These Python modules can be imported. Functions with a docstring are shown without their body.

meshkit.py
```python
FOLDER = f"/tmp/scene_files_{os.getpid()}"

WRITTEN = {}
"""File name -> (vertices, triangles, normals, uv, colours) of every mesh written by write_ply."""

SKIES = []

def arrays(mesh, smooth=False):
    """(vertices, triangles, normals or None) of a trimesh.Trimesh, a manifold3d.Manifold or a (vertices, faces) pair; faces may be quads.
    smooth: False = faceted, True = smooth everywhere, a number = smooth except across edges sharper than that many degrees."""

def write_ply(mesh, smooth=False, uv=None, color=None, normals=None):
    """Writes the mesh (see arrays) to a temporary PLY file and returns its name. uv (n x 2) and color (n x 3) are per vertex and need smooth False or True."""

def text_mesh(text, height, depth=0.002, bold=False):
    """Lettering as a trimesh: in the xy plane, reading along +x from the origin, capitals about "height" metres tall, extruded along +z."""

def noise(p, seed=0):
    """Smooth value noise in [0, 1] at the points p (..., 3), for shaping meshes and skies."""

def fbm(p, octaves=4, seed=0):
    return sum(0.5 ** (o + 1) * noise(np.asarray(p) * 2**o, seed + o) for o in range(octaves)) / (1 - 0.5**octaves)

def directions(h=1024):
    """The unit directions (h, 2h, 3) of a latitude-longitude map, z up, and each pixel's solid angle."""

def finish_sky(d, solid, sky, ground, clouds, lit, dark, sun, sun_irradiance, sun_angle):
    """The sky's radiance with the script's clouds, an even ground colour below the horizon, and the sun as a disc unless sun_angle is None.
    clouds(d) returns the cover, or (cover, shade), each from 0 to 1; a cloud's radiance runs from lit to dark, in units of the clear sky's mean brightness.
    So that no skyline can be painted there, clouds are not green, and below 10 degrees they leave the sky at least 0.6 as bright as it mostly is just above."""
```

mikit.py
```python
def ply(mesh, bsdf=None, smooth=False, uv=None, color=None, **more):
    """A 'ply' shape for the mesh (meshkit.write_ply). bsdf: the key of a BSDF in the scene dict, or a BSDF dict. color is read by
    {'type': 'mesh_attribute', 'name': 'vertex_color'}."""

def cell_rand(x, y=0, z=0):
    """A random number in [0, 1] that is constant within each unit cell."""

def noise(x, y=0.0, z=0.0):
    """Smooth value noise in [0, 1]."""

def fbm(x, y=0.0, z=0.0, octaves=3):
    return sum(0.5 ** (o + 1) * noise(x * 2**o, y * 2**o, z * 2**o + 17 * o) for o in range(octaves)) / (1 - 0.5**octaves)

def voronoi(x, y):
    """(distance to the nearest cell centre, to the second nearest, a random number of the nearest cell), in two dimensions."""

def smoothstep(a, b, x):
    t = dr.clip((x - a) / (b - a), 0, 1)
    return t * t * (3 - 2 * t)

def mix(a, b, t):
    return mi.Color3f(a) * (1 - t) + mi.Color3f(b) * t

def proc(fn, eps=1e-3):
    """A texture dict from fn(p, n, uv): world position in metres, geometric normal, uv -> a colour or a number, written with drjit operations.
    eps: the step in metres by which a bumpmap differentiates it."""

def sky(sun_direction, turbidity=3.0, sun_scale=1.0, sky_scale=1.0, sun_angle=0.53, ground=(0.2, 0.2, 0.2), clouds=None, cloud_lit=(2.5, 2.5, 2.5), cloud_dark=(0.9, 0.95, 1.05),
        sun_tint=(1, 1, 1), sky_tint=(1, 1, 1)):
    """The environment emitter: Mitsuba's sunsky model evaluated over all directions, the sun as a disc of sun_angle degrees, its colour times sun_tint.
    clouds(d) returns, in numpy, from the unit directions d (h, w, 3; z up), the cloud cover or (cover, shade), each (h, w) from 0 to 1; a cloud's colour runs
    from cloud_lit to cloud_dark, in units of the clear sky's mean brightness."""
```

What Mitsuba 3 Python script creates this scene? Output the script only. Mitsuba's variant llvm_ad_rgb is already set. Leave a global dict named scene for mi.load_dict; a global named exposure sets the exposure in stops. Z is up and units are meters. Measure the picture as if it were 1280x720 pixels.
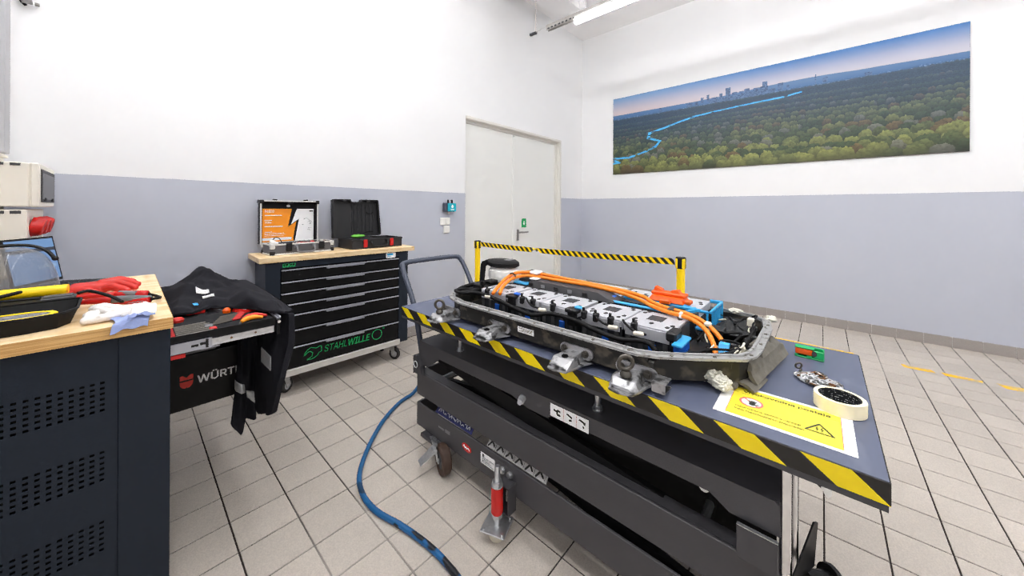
import math, random
import numpy as np, trimesh, drjit as dr, mitsuba as mi
import manifold3d as m3
from shapely.geometry import Polygon, Point, LineString, box as sbox
from shapely import affinity, union_all
import mikit, meshkit
from mikit import proc, noise, fbm, voronoi, cell_rand, smoothstep, mix

T = mi.ScalarTransform4f
scene, labels = {'type': 'scene'}, {}
rng = random.Random(7)
PI = math.pi

# ------------------------------------------------------------------ camera, light, exposure
H = 1.40
YAW, ROLL, FOC = math.radians(41.893), math.radians(0.3125), 432.34
fwd = np.array([math.cos(YAW), math.sin(YAW), 0.0])
right0 = np.array([math.sin(YAW), -math.cos(YAW), 0.0])
up = -math.sin(ROLL) * right0 + math.cos(ROLL) * np.array([0, 0, 1.0])
scene['camera'] = {'type': 'perspective', 'fov': math.degrees(2 * math.atan(640 / FOC)), 'fov_axis': 'x', 'near_clip': 0.05, 'far_clip': 60.0,
                   'principal_point_offset_y': (360 - 261.2) / 720,
                   'to_world': T().look_at(origin=[0, 0, H], target=[float(v) for v in (np.array([0, 0, H]) + fwd)], up=[float(v) for v in up])}
exposure = 1.78
LAMP = {3.642: (6.0, 6.1, 6.3), 1.0: (11.6, 11.7, 11.9), -.2: (11.6, 11.7, 11.9)}     # radiance of the lamp diffusers, per row
WALL_Y, WALL_X, CEIL = 3.348, 5.678, 4.54

# ------------------------------------------------------------------ materials
def srgb(*c):
    return [float(((v / 255 + 0.055) / 1.055) ** 2.4 if v > 10 else v / 255 / 12.92) for v in c]

def M(name, color, rough=0.5, metal=0.0, bump=None, **k):
    if callable(color): color = proc(color)
    elif not isinstance(color, dict): color = {'type': 'rgb', 'value': [float(v) for v in color]}
    b = {'type': 'principled', 'base_color': color, 'roughness': rough if not callable(rough) else proc(rough), 'metallic': metal, **k}
    if bump: b = {'type': 'bumpmap', 'arbitrary': proc(bump[0], bump[2] if len(bump) > 2 else 1e-3), 'scale': bump[1], 'bsdf': b}
    scene[name] = {'type': 'twosided', 'bsdf': b}
    return name

def paint_wall(p, n, uv):
    w = 0.97 + 0.05 * fbm(p.x * 1.3 + 5, p.y * 1.3, p.z * 1.3)
    white, grey = mi.Color3f(0.79, 0.79, 0.792), mi.Color3f(*srgb(184, 187, 198))
    edge = 1.592 + 0.003 * noise(p.x * 9, p.y * 9)
    return mix(white, grey, dr.select(p.z < edge, mi.Float(1), mi.Float(0))) * w
M('wall_paint', paint_wall, 0.62, specular=0.35)
M('white_paint', (0.84, 0.84, 0.845), 0.7)
def tile_col(p, n, uv):
    cx, cy = (p.x - 0.3107) / 0.21592, (p.y - 2.1503) / 0.19655
    t = cell_rand(cx, cy) * 0.10 + 0.93
    s = 0.90 + 0.2 * noise(p.x * 330, p.y * 330) + 0.12 * (fbm(p.x * 3, p.y * 3 + 4) - 0.5)
    return mi.Color3f(*srgb(187, 178, 168)) * (t * s)
M('floor_tile', tile_col, lambda p, n, uv: 0.42 + 0.2 * fbm(p.x * 5, p.y * 5), specular=0.45)
M('grout', lambda p, n, uv: mix(srgb(40, 33, 28), srgb(140, 134, 128), smoothstep(0.60, 0.74, fbm(p.x * 1.1 + 3, p.y * 1.1 + 8))), 0.85)
M('skirting_tile', lambda p, n, uv: mi.Color3f(*srgb(152, 145, 140)) * (0.9 + 0.2 * noise(p.x * 300, p.y * 300, p.z * 300)), 0.5)
M('skirt_grout', srgb(205, 203, 200), 0.8)
M('door_paint', srgb(226, 226, 222), 0.45)
M('door_frame_paint', srgb(214, 211, 204), 0.45)
M('steel_handle', srgb(150, 148, 145), 0.3, 0.9)
M('cart_paint', lambda p, n, uv: mi.Color3f(*srgb(60, 59, 62)) * (0.92 + 0.16 * noise(p.x * 420, p.y * 420, p.z * 420)), 0.42)
def top_col(p, n, uv):
    sc = smoothstep(0.62, 0.8, fbm(p.x * 7, p.y * 16, 3.0))
    return mix(srgb(84, 90, 110), srgb(112, 117, 132), sc * 0.4)
M('table_paint', top_col, lambda p, n, uv: 0.30 + 0.16 * fbm(p.x * 6 + 2, p.y * 6), specular=0.6)
M('stripe_yellow', srgb(236, 208, 4), 0.42)
M('stripe_black', srgb(28, 25, 22), 0.42)
M('yellow_paint', srgb(250, 212, 10), 0.4)
M('floor_yellow', lambda p, n, uv: mix(srgb(240, 188, 40), srgb(196, 176, 128), smoothstep(0.5, 0.75, fbm(p.x * 22, p.y * 22))), 0.6)
M('black_plastic', srgb(20, 20, 21), 0.42, specular=0.35)
M('black_soft', srgb(15, 15, 16), 0.6, specular=0.25)
M('dark_grey_plastic', srgb(58, 58, 60), 0.5)
M('mid_grey_plastic', srgb(110, 110, 113), 0.5)
M('rubber', srgb(40, 38, 37), 0.7)
M('brown_tread', srgb(66, 48, 38), 0.6)
M('zinc', lambda p, n, uv: mi.Color3f(0.62, 0.63, 0.64) * (0.85 + 0.25 * noise(p.x * 120, p.y * 120, p.z * 120)), 0.3, 0.9)
M('chrome', (0.75, 0.75, 0.76), 0.16, 1.0)
def cast_al(p, n, uv):
    g = fbm(p.x * 45, p.y * 45, p.z * 45)
    return mix((0.46, 0.46, 0.47), (0.10, 0.10, 0.10), smoothstep(0.42, 0.72, g))
M('cast_aluminium', cast_al, 0.42, 0.85)
def dirty_al(p, n, uv):
    g = fbm(p.x * 30 + 9, p.y * 30, p.z * 30)
    return mix(srgb(48, 47, 45), srgb(88, 82, 72), smoothstep(0.5, 0.78, g))
M('dirty_tray', dirty_al, 0.5, 0.3, specular=0.3)
def flange_col(p, n, uv):
    g = fbm(p.x * 60 + 9, p.y * 60, p.z * 60)
    return mix(srgb(176, 176, 175), srgb(122, 119, 112), smoothstep(0.55, 0.8, g))
M('tray_flange', flange_col, 0.4, 0.6)
M('mud_cast', lambda p, n, uv: mix(srgb(122, 118, 108), srgb(92, 88, 79), fbm(p.x * 45, p.y * 45, p.z * 45)), 0.7, 0.15)
M('module_metal', lambda p, n, uv: mi.Color3f(*srgb(186, 187, 192)) * (0.94 + 0.1 * noise(p.x * 60, p.y * 500)), 0.42, 0.25)
M('module_side', srgb(74, 74, 76), 0.45, 0.3)
M('label_dark', srgb(48, 50, 54), 0.5)
M('hole_dark', srgb(36, 36, 38), 0.6)
M('blue_plastic', srgb(26, 92, 190), 0.38)
M('light_blue_plastic', srgb(52, 158, 214), 0.38)
M('orange_cable', srgb(236, 128, 20), 0.42)
M('orange_plastic', srgb(222, 88, 6), 0.4)
M('white_plastic', srgb(236, 235, 230), 0.4)
M('cream_plastic', srgb(222, 217, 206), 0.45)
M('wire_white', srgb(220, 214, 196), 0.5)
M('foil', srgb(206, 204, 190), 0.28)
M('paper', srgb(240, 240, 240), 0.6)
M('sign_yellow', srgb(246, 226, 66), 0.35, clearcoat=0.6, clearcoat_gloss=0.9)
M('laminate_white', srgb(236, 236, 236), 0.3, clearcoat=0.6, clearcoat_gloss=0.9)
M('ink', srgb(30, 30, 24), 0.6)
M('ink_grey', srgb(86, 80, 36), 0.6)
M('red_ink', srgb(214, 120, 106), 0.5)
M('tape_cream', srgb(240, 230, 196), 0.6)
def core_col(p, n, uv):
    a = dr.atan2(p.y + 0.040, p.x - 1.393) * 14 / PI
    z = (p.z - 0.82) * 150
    band = smoothstep(0.12, 0.2, dr.abs(z - dr.floor(z) - 0.5)) 
    letter = dr.select(cell_rand(a * 6, dr.floor(z)) > 0.5, mi.Float(1), mi.Float(0)) * (1 - band)
    return mix(srgb(22, 22, 22), srgb(170, 170, 165), letter * dr.select(cell_rand(a, dr.floor(z), 5.0) > 0.35, mi.Float(1), mi.Float(0)))
M('tape_core', core_col, 0.5)
M('green_plastic', srgb(18, 158, 88), 0.4)
M('light_green', srgb(98, 172, 62), 0.45)
M('bronze', srgb(120, 84, 54), 0.4, 0.5)
M('dark_steel', srgb(96, 92, 86), 0.4, 0.85)
def wood(p, n, uv):
    g = fbm(p.x * 3 + 40 * noise(p.y * 0.3), p.y * 26, p.z * 60, 4)
    g2 = fbm(p.x * 40, p.y * 3.2, p.z * 90, 3)
    return mix(srgb(230, 206, 166), srgb(208, 174, 126), smoothstep(0.35, 0.75, 0.5 * g + 0.5 * g2))
M('beech_top', wood, 0.42, specular=0.35)
def ply_edge(p, n, uv):
    g = fbm(p.x * 10, p.y * 10, p.z * 240, 3)
    return mix(srgb(210, 168, 106), srgb(188, 140, 80), smoothstep(0.3, 0.7, g))
M('beech_edge', ply_edge, 0.45)
M('bench_paint', lambda p, n, uv: mi.Color3f(*srgb(29, 36, 46)) * (0.94 + 0.12 * noise(p.x * 400, p.y * 400, p.z * 400)), 0.42, specular=0.22)
M('cabinet_black', srgb(14, 14, 15), 0.4, specular=0.2)
M('cabinet_grey', srgb(66, 72, 86), 0.4)
M('grip_silver', srgb(172, 174, 182), 0.32, 0.7)
M('chassis_grey', srgb(204, 200, 194), 0.4, 0.2)
M('logo_green', srgb(10, 152, 82), 0.4)
M('logo_red', srgb(214, 38, 18), 0.4)
M('logo_white', srgb(250, 250, 250), 0.4)
M('red_plastic', srgb(188, 22, 18), 0.38)
M('red_rubber', lambda p, n, uv: mi.Color3f(*srgb(196, 44, 34)) * (0.92 + 0.14 * fbm(p.x * 60, p.y * 60, p.z * 60)), 0.45)
M('jacket_cloth', lambda p, n, uv: mi.Color3f(*srgb(28, 28, 33)) * (0.8 + 0.4 * noise(p.x * 260, p.y * 260, p.z * 260)), 0.9, sheen=0.1, specular=0.2)
M('reflective_tape', lambda p, n, uv: mi.Color3f(*srgb(205, 205, 205)) * (0.85 + 0.25 * cell_rand(p.y * 260, p.z * 260, p.x * 260)), 0.4, 0.2)
M('foam_dark', srgb(34, 34, 36), 0.95, specular=0.15)
M('glove_white', lambda p, n, uv: mix(srgb(228, 225, 220), srgb(196, 190, 182), smoothstep(0.5, 0.75, fbm(p.x * 50, p.y * 50, p.z * 50))), 0.8)
M('glove_blue', lambda p, n, uv: mi.Color3f(*srgb(142, 156, 200)) * (0.9 + 0.15 * noise(p.x * 500, p.y * 500, p.z * 500)), 0.85)
M('hose_blue', lambda p, n, uv: mix(srgb(18, 84, 134), srgb(20, 24, 30), smoothstep(0.48, 0.57, fbm(p.x * 16 + 3, p.y * 16, p.z * 30)) * smoothstep(1.95, 1.5, p.y)), 0.42)
M('teal_plastic', srgb(24, 170, 188), 0.4)
M('duct_grey', srgb(166, 166, 169), 0.5)
M('trunk_metal', srgb(176, 172, 168), 0.4, 0.5)
M('wire_grey', srgb(190, 184, 178), 0.5)
M('ceiling_paint', (0.78, 0.77, 0.765), 0.8)
M('poster_orange', srgb(246, 148, 26), 0.5)
M('case_grey', srgb(84, 84, 87), 0.45)
M('case_alu', srgb(214, 214, 210), 0.35, 0.25)
M('case_dark', srgb(42, 42, 44), 0.55, specular=0.25)
M('case_black', lambda p, n, uv: mi.Color3f(*srgb(30, 30, 32)) * (0.85 + 0.3 * noise(p.x * 300, p.y * 300, p.z * 300)), 0.55)
M('screen_off', (0.02, 0.02, 0.02), 0.55, specular=0.15)
M('probe_grey', srgb(100, 102, 104), 0.5)
M('decal_blue', srgb(36, 40, 92), 0.5)
M('strip_grey', srgb(176, 174, 172), 0.5)
scene['visor_clear'] = {'type': 'blendbsdf', 'weight': 0.22, 'a': {'type': 'thindielectric', 'int_ior': 1.6}, 'b': {'type': 'twosided', 'bsdf': {'type': 'principled', 'base_color': {'type': 'rgb', 'value': [0.30, 0.31, 0.33]}, 'roughness': 0.25}}}

def pic_col(p, n, uv):
    u, v = (2.715 - p.y) / 3.815, (p.z - 2.008) / 1.305
    warm = smoothstep(0.75, 0.0, u)
    sky = mix(mix(srgb(178, 176, 188), srgb(196, 176, 176), warm * 0.6), mix(srgb(50, 108, 168), srgb(104, 142, 184), warm), smoothstep(0.78, 1.02, v))
    ridge = 0.772 + 0.030 * dr.exp(-dr.square((u - 0.66) / 0.16)) + 0.012 * (fbm(u * 9, 2.0) - 0.5)
    hills = mix(srgb(52, 96, 146), srgb(84, 116, 152), smoothstep(0.70, 0.80, v))
    base = 0.705 + 0.02 * (fbm(u * 6, 1.0) - 0.5)
    c = mix(sky, hills, smoothstep(ridge + 0.004, ridge - 0.004, v))
    town = mix(srgb(40, 66, 98), srgb(122, 150, 184), smoothstep(0.72, 0.9, cell_rand(u * 330, v * 170)))
    c = mix(c, town, smoothstep(base + 0.035, base, v) * 0.75)
    for (bu, bt, bb, w) in ((0.209,.772,.72,.005),(.365,.799,.74,.005),(.385,.819,.74,.004),(.407,.78,.72,.010),(.428,.808,.713,.005),(.451,.855,.70,.008),(.471,.795,.703,.008),(.492,.792,.70,.007),(.509,.807,.702,.008),(.523,.77,.702,.006),(.536,.798,.703,.008),(.561,.845,.729,.007),(.558,.80,.715,.012),(.585,.765,.707,.006),(.604,.80,.723,.007),(.624,.767,.733,.004),(.694,.819,.724,.0013),(.717,.778,.73,.006),(.813,.75,.683,.008),(.32,.765,.72,.01),(.345,.77,.72,.006),(.44,.76,.70,.05),(.54,.755,.70,.05)):
        on = dr.select((dr.abs(u - bu) < w) & (v < bt) & (v > bb), mi.Float(1), mi.Float(0))
        c = mix(c, mix(srgb(44, 68, 102), srgb(84, 114, 154), cell_rand(u * 260, v * 120)), on * 0.95)
    # forest: rows of crowns, each row in front of the one behind it
    fine = fbm(u * 420, v * 170, 1.0)
    c2 = c
    for r in range(17):
        q = r / 16.0
        vb = 0.70 - 0.72 * q ** 0.8
        amp = 0.020 + 0.110 * q ** 1.2
        f = 120.0 / (1.0 + 4.6 * q)
        ax = u * f + 0.37 * r + 0.35 * noise(u * f * 1.3, 2.2 * r); ci = dr.floor(ax); xx = 2 * (ax - ci) - 1
        arc = dr.sqrt(dr.maximum(1.0 - 0.96 * xx * xx, 0.0)); rc = cell_rand(ci, 13.0 * r + 1)
        leaf = fbm(u * f * 8 + 3.0 * r, v * 70, 2.0 * r)
        hgt = vb + amp * (0.30 + arc * (0.30 + 0.45 * rc) + 0.30 * (leaf - 0.4))
        tt = dr.clip((hgt - v) / amp, 0, 3)
        hue = cell_rand(ci, 7.0 * r + 3, 2.0); grp = noise(u * f * 0.22 + 9.1 * r, 2.0 * r)
        base_g = mix(srgb(50, 66, 42), srgb(118, 122, 66), smoothstep(0.35, 0.85, 0.55 * hue + 0.6 * grp) * (0.30 + 0.70 * q))
        base_g = mix(base_g, srgb(92, 92, 92), dr.select((hue > 0.78) & (grp < 0.5), mi.Float(0.75), mi.Float(0)))
        base_g = mix(base_g, srgb(98, 76, 48), dr.select((hue < 0.10), mi.Float(0.8), mi.Float(0)))
        shade = dr.clip(1.10 - 0.85 * tt, 0.10, 1.0) * (0.40 + 0.60 * arc) * (0.35 + 1.15 * leaf)
        g_ = mi.Color3f(base_g) * shade * 1.25
        haze = 0.72 * (1 - q) ** 1.8
        g_ = mix(g_, mix(srgb(30, 54, 80), srgb(54, 84, 112), fine), haze)
        c2 = mix(c2, g_, smoothstep(hgt + 0.002, hgt - 0.002, v))
    c2 = c2 * (0.55 + 0.45 * smoothstep(0.0, 0.16, v + 0.06 * noise(u * 9, 4.0)))
    c = c2
    pts = [(-.01,.141),(.03,.15),(-.01,.205),(.078,.208),(.147,.261),(.189,.308),(.207,.372),(.159,.425),(.165,.484),(.229,.526),(.285,.569),(.337,.602),(.397,.62),(.48,.637),(.54,.647),(.573,.651),(.612,.656),(.657,.675)]
    best = mi.Float(9.0)
    for (a, b), (e, f) in zip(pts[:-1], pts[1:]):
        dx, dy = (e - a) * 2.9, f - b
        px, py = (u - a) * 2.9, v - b
        t = dr.clip((px * dx + py * dy) / (dx * dx + dy * dy), 0, 1)
        best = dr.minimum(best, dr.sqrt(dr.square(px - t * dx) + dr.square((py - t * dy) * 1.6)))
    w = (0.020 + 0.010 * (noise(u * 70, v * 70) - 0.5)) * (1.2 - 0.4 * smoothstep(0.2, 0.5, u))
    c = mix(c, mix(srgb(30, 140, 206), srgb(84, 190, 232), noise(u * 120, v * 160)), smoothstep(w, w * 0.45, best) * smoothstep(0.25, 0.4, fbm(u * 55, v * 55, 3.0)))
    return mi.Color3f(c)
M('panorama_print', pic_col, 0.5)
def screen_col(p, n, uv):
    z = (p.z - 1.03) / 0.215
    return mix(srgb(98, 132, 172), srgb(44, 52, 64), dr.select((z > 0.70) & (z < 0.76), mi.Float(1), mi.Float(0))) * (0.85 + 0.3 * fbm(p.y * 9, p.z * 9))
scene['laptop_display'] = {'type': 'twosided', 'bsdf': {'type': 'principled', 'base_color': {'type': 'rgb', 'value': [0.02] * 3}, 'roughness': 0.25}}

# ------------------------------------------------------------------ geometry helpers
def R(rx=0, ry=0, rz=0):
    return trimesh.transformations.euler_matrix(math.radians(rx), math.radians(ry), math.radians(rz))

def box(x0, y0, z0, x1, y1, z1, b=0.0):
    x0, x1, y0, y1, z0, z1 = min(x0, x1), max(x0, x1), min(y0, y1), max(y0, y1), min(z0, z1), max(z0, z1)
    if b <= 0:
        m = trimesh.creation.box(extents=[x1 - x0, y1 - y0, z1 - z0]); m.apply_translation([(x0 + x1) / 2, (y0 + y1) / 2, (z0 + z1) / 2]); return m
    b = min(b, 0.49 * min(x1 - x0, y1 - y0, z1 - z0)); P = []
    for sx in (0, 1):
        for sy in (0, 1):
            for sz in (0, 1):
                X, Y, Z = (x0, x1)[sx], (y0, y1)[sy], (z0, z1)[sz]
                dx, dy, dz = b * (1 - 2 * sx), b * (1 - 2 * sy), b * (1 - 2 * sz)
                P += [(X, Y + dy, Z + dz), (X + dx, Y, Z + dz), (X + dx, Y + dy, Z)]
    return trimesh.convex.convex_hull(np.array(P))

def cat(*ms):
    ms = [m for m in ms if m is not None]
    return trimesh.util.concatenate(ms) if len(ms) > 1 else ms[0]

def cyl(p, q, r, n=16, r2=None):
    p, q = np.array(p, float), np.array(q, float)
    L = np.linalg.norm(q - p)
    m = lathe([(0, 0), (r, 0), (r if r2 is None else r2, L), (0, L)], n)
    m.apply_transform(trimesh.geometry.align_vectors([0, 0, 1], (q - p) / L)); m.apply_translation(p); return m

def lathe(prof, n=24, at=(0, 0, 0)):
    m = trimesh.creation.revolve(np.array(prof, float), sections=n); m.apply_translation(at); return m

def spline(pts, k=6, closed=False):
    P = np.array(pts, float)
    if k <= 1: return P
    Q = np.vstack([P[-1:], P, P[:2]]) if closed else np.vstack([2 * P[0] - P[1], P, 2 * P[-1] - P[-2]])
    out = []
    for i in range(1, len(Q) - 2):
        a, b, c, d = Q[i - 1], Q[i], Q[i + 1], Q[i + 2]
        for t in np.arange(k) / k:
            out.append(0.5 * (2 * b + (c - a) * t + (2 * a - 5 * b + 4 * c - d) * t ** 2 + (3 * b - a - 3 * c + d) * t ** 3))
    if not closed: out.append(P[-1])
    return np.array(out)

def tube(pts, r, n=8, k=5, closed=False, smooth_path=True, flat=None):
    P = spline(pts, k if smooth_path else 1, closed); N = len(P)
    rr = np.interp(np.linspace(0, 1, N), np.linspace(0, 1, len(r)), r) if np.ndim(r) else np.full(N, r)
    t = np.gradient(P, axis=0) if not closed else np.roll(P, -1, 0) - np.roll(P, 1, 0)
    t /= np.maximum(np.linalg.norm(t, axis=1, keepdims=True), 1e-9)
    u = np.cross(t[0], [0, 0, 1.0] if abs(t[0][2]) < 0.9 else [1.0, 0, 0]); u /= np.linalg.norm(u)
    V, ang = [], np.arange(n) * 2 * PI / n
    for i in range(N):
        u = u - t[i] * (u @ t[i]); u /= np.linalg.norm(u); w = np.cross(t[i], u)
        f = 1.0 if flat is None else flat
        V.append(P[i] + rr[i] * (np.cos(ang)[:, None] * u + f * np.sin(ang)[:, None] * w))
    V = np.vstack(V); F = []
    for i in range(N if closed else N - 1):
        j = (i + 1) % N
        for a in range(n):
            b = (a + 1) % n
            F += [(i * n + a, i * n + b, j * n + b), (i * n + a, j * n + b, j * n + a)]
    if not closed:
        c0, c1 = len(V), len(V) + 1; V = np.vstack([V, P[0], P[-1]])
        for a in range(n):
            b = (a + 1) % n
            F += [(c0, b, a), (c1, (N - 1) * n + a, (N - 1) * n + b)]
    return trimesh.Trimesh(V, F, process=False)

def poly(p): return p if hasattr(p, 'geom_type') else Polygon(p)
def ext(p, h):
    p = poly(p)
    return cat(*[trimesh.creation.extrude_polygon(g, h, engine='earcut') for g in getattr(p, 'geoms', [p])])
def frame(m, o, x, y):
    """mesh in local (x, y, normal) put at origin o with axes x, y"""
    x, y = np.array(x, float), np.array(y, float); x /= np.linalg.norm(x); y /= np.linalg.norm(y)
    A = np.eye(4); A[:3, 0], A[:3, 1], A[:3, 2], A[:3, 3] = x, y, np.cross(x, y), o
    m = m.copy(); m.apply_transform(A); return m
def ext_yz(p, x0, x1):      # polygon in (y, z), extruded along x
    return frame(ext(p, x1 - x0), (x0, 0, 0), (0, 1, 0), (0, 0, 1))
def ext_xz(p, y0, y1):      # polygon in (x, z), extruded along y
    return frame(ext(p, y1 - y0), (0, y1, 0), (1, 0, 0), (0, 0, 1))
def ext_xy(p, z0, z1):
    m = ext(p, z1 - z0); m.apply_translation([0, 0, z0]); return m
def sph(c, r, s=2):
    m = trimesh.creation.icosphere(subdivisions=s, radius=1.0); m.apply_scale(r if np.ndim(r) else [r] * 3); m.apply_translation(c); return m
def torus(c, Rr, r, axis=(0, 0, 1), n=24, k=8):
    a = np.arange(n) * 2 * PI / n
    z = np.array(axis, float); z /= np.linalg.norm(z)
    u = np.cross(z, [0, 0, 1.0] if abs(z[2]) < 0.9 else [1.0, 0, 0]); u /= np.linalg.norm(u); w = np.cross(z, u)
    return tube([np.array(c) + Rr * (math.cos(t) * u + math.sin(t) * w) for t in a], r, k, 1, True)
def hull(P): return trimesh.convex.convex_hull(np.array(P, float))
def rot_about(m, o, rz):
    m = m.copy(); A = R(0, 0, rz); o = np.array(o, float); m.apply_translation(-o); m.apply_transform(A); m.apply_translation(o); return m
def bump_mesh(m, amp, freq, seed=0):
    v = m.vertices; n = meshkit.fbm(v * freq, 3, seed) - 0.5
    m = m.copy(); m.vertices = v + m.vertex_normals * (n * 2 * amp)[:, None]; return m

def numbered(name):
    if name not in scene and name not in labels: return name
    k = 1
    while f'{name}_{k:03d}' in scene or f'{name}_{k:03d}' in labels: k += 1
    return f'{name}_{k:03d}'
def obj(name, mesh, mat, parent=None, smooth=False, label=None, **k):
    key = numbered((parent + '__' if parent else '') + name)
    scene[key] = mikit.ply(mesh, mat, smooth=smooth, **k)
    if label: labels[key] = {'label': label}
    return key
def thing(name, label, cat_, group=None):
    key = numbered(name); labels[key] = {'label': label, 'category': cat_}
    if group: labels[key]['group'] = group
    return key
def solo(name, mesh, mat, label, cat_, group=None, smooth=False):
    key = obj(name, mesh, mat, None, smooth)
    labels[key] = {'label': label, 'category': cat_}
    if group: labels[key]['group'] = group
    return key
def struct(name, mesh, mat, smooth=False, label=None):
    key = obj(name, mesh, mat, None, smooth); labels[key] = {'kind': 'structure'}
    if label: labels[key]['label'] = label
    return key
class Sub:
    """adds parts in a rotated local frame: local x, y, z -> world"""
    def __init__(s, o, rz): s.A = R(0, 0, rz); s.A[:3, 3] = o
    def __call__(s, m): m = m.copy(); m.apply_transform(s.A); return m
def text(t, h, o, x, y, d=0.0008, bold=False):
    return frame(meshkit.text_mesh(t, h, d, bold), o, x, y)

# ------------------------------------------------------------------ the room
struct('ceiling', box(-3.5, -4.5, CEIL, WALL_X + .1, WALL_Y + .1, CEIL + .1), 'ceiling_paint')
DX0, DX1, DZ = 2.850, 4.960, 2.575
struct('wall_back', cat(box(-.47, WALL_Y, 0, DX0, WALL_Y + .16, CEIL), box(DX1, WALL_Y, 0, WALL_X + .1, WALL_Y + .16, CEIL), box(DX0, WALL_Y, DZ, DX1, WALL_Y + .16, CEIL)), 'wall_paint')
struct('wall_right', box(WALL_X, -4.5, 0, WALL_X + .1, WALL_Y, CEIL), 'wall_paint')
struct('wall_left', cat(box(-3.6, -4.5, 0, -3.5, 1.2, CEIL), box(-3.6, 1.2, 0, -.47, 1.3, CEIL), box(-.57, 1.3, 0, -.47, WALL_Y, CEIL)), 'wall_paint')
struct('wall_front', box(-3.6, -4.6, 0, WALL_X + .1, -4.5, CEIL), 'wall_paint')

# floor: grout bed and single tiles
TX, TY, X0, Y0 = 0.21592, 0.19655, 0.3107, 2.1503
struct('floor', box(-3.6, -4.6, -.12, WALL_X + .1, WALL_Y + .16, -.003), 'grout')
def tile_mesh(w, d):
    g, b = 0.0026, 0.0012
    x0, x1, y0, y1 = g, w - g, g, d - g
    v = [(x0, y0, -.004), (x1, y0, -.004), (x1, y1, -.004), (x0, y1, -.004), (x0 + b, y0 + b, 0), (x1 - b, y0 + b, 0), (x1 - b, y1 - b, 0), (x0 + b, y1 - b, 0)]
    return trimesh.Trimesh(v, [(4, 5, 6), (4, 6, 7), (0, 1, 5), (0, 5, 4), (1, 2, 6), (1, 6, 5), (2, 3, 7), (2, 7, 6), (3, 0, 4), (3, 4, 7)], process=False)
tm = tile_mesh(TX, TY)
tile_ply = mikit.ply(tm, 'floor_tile')
cells = []
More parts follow.
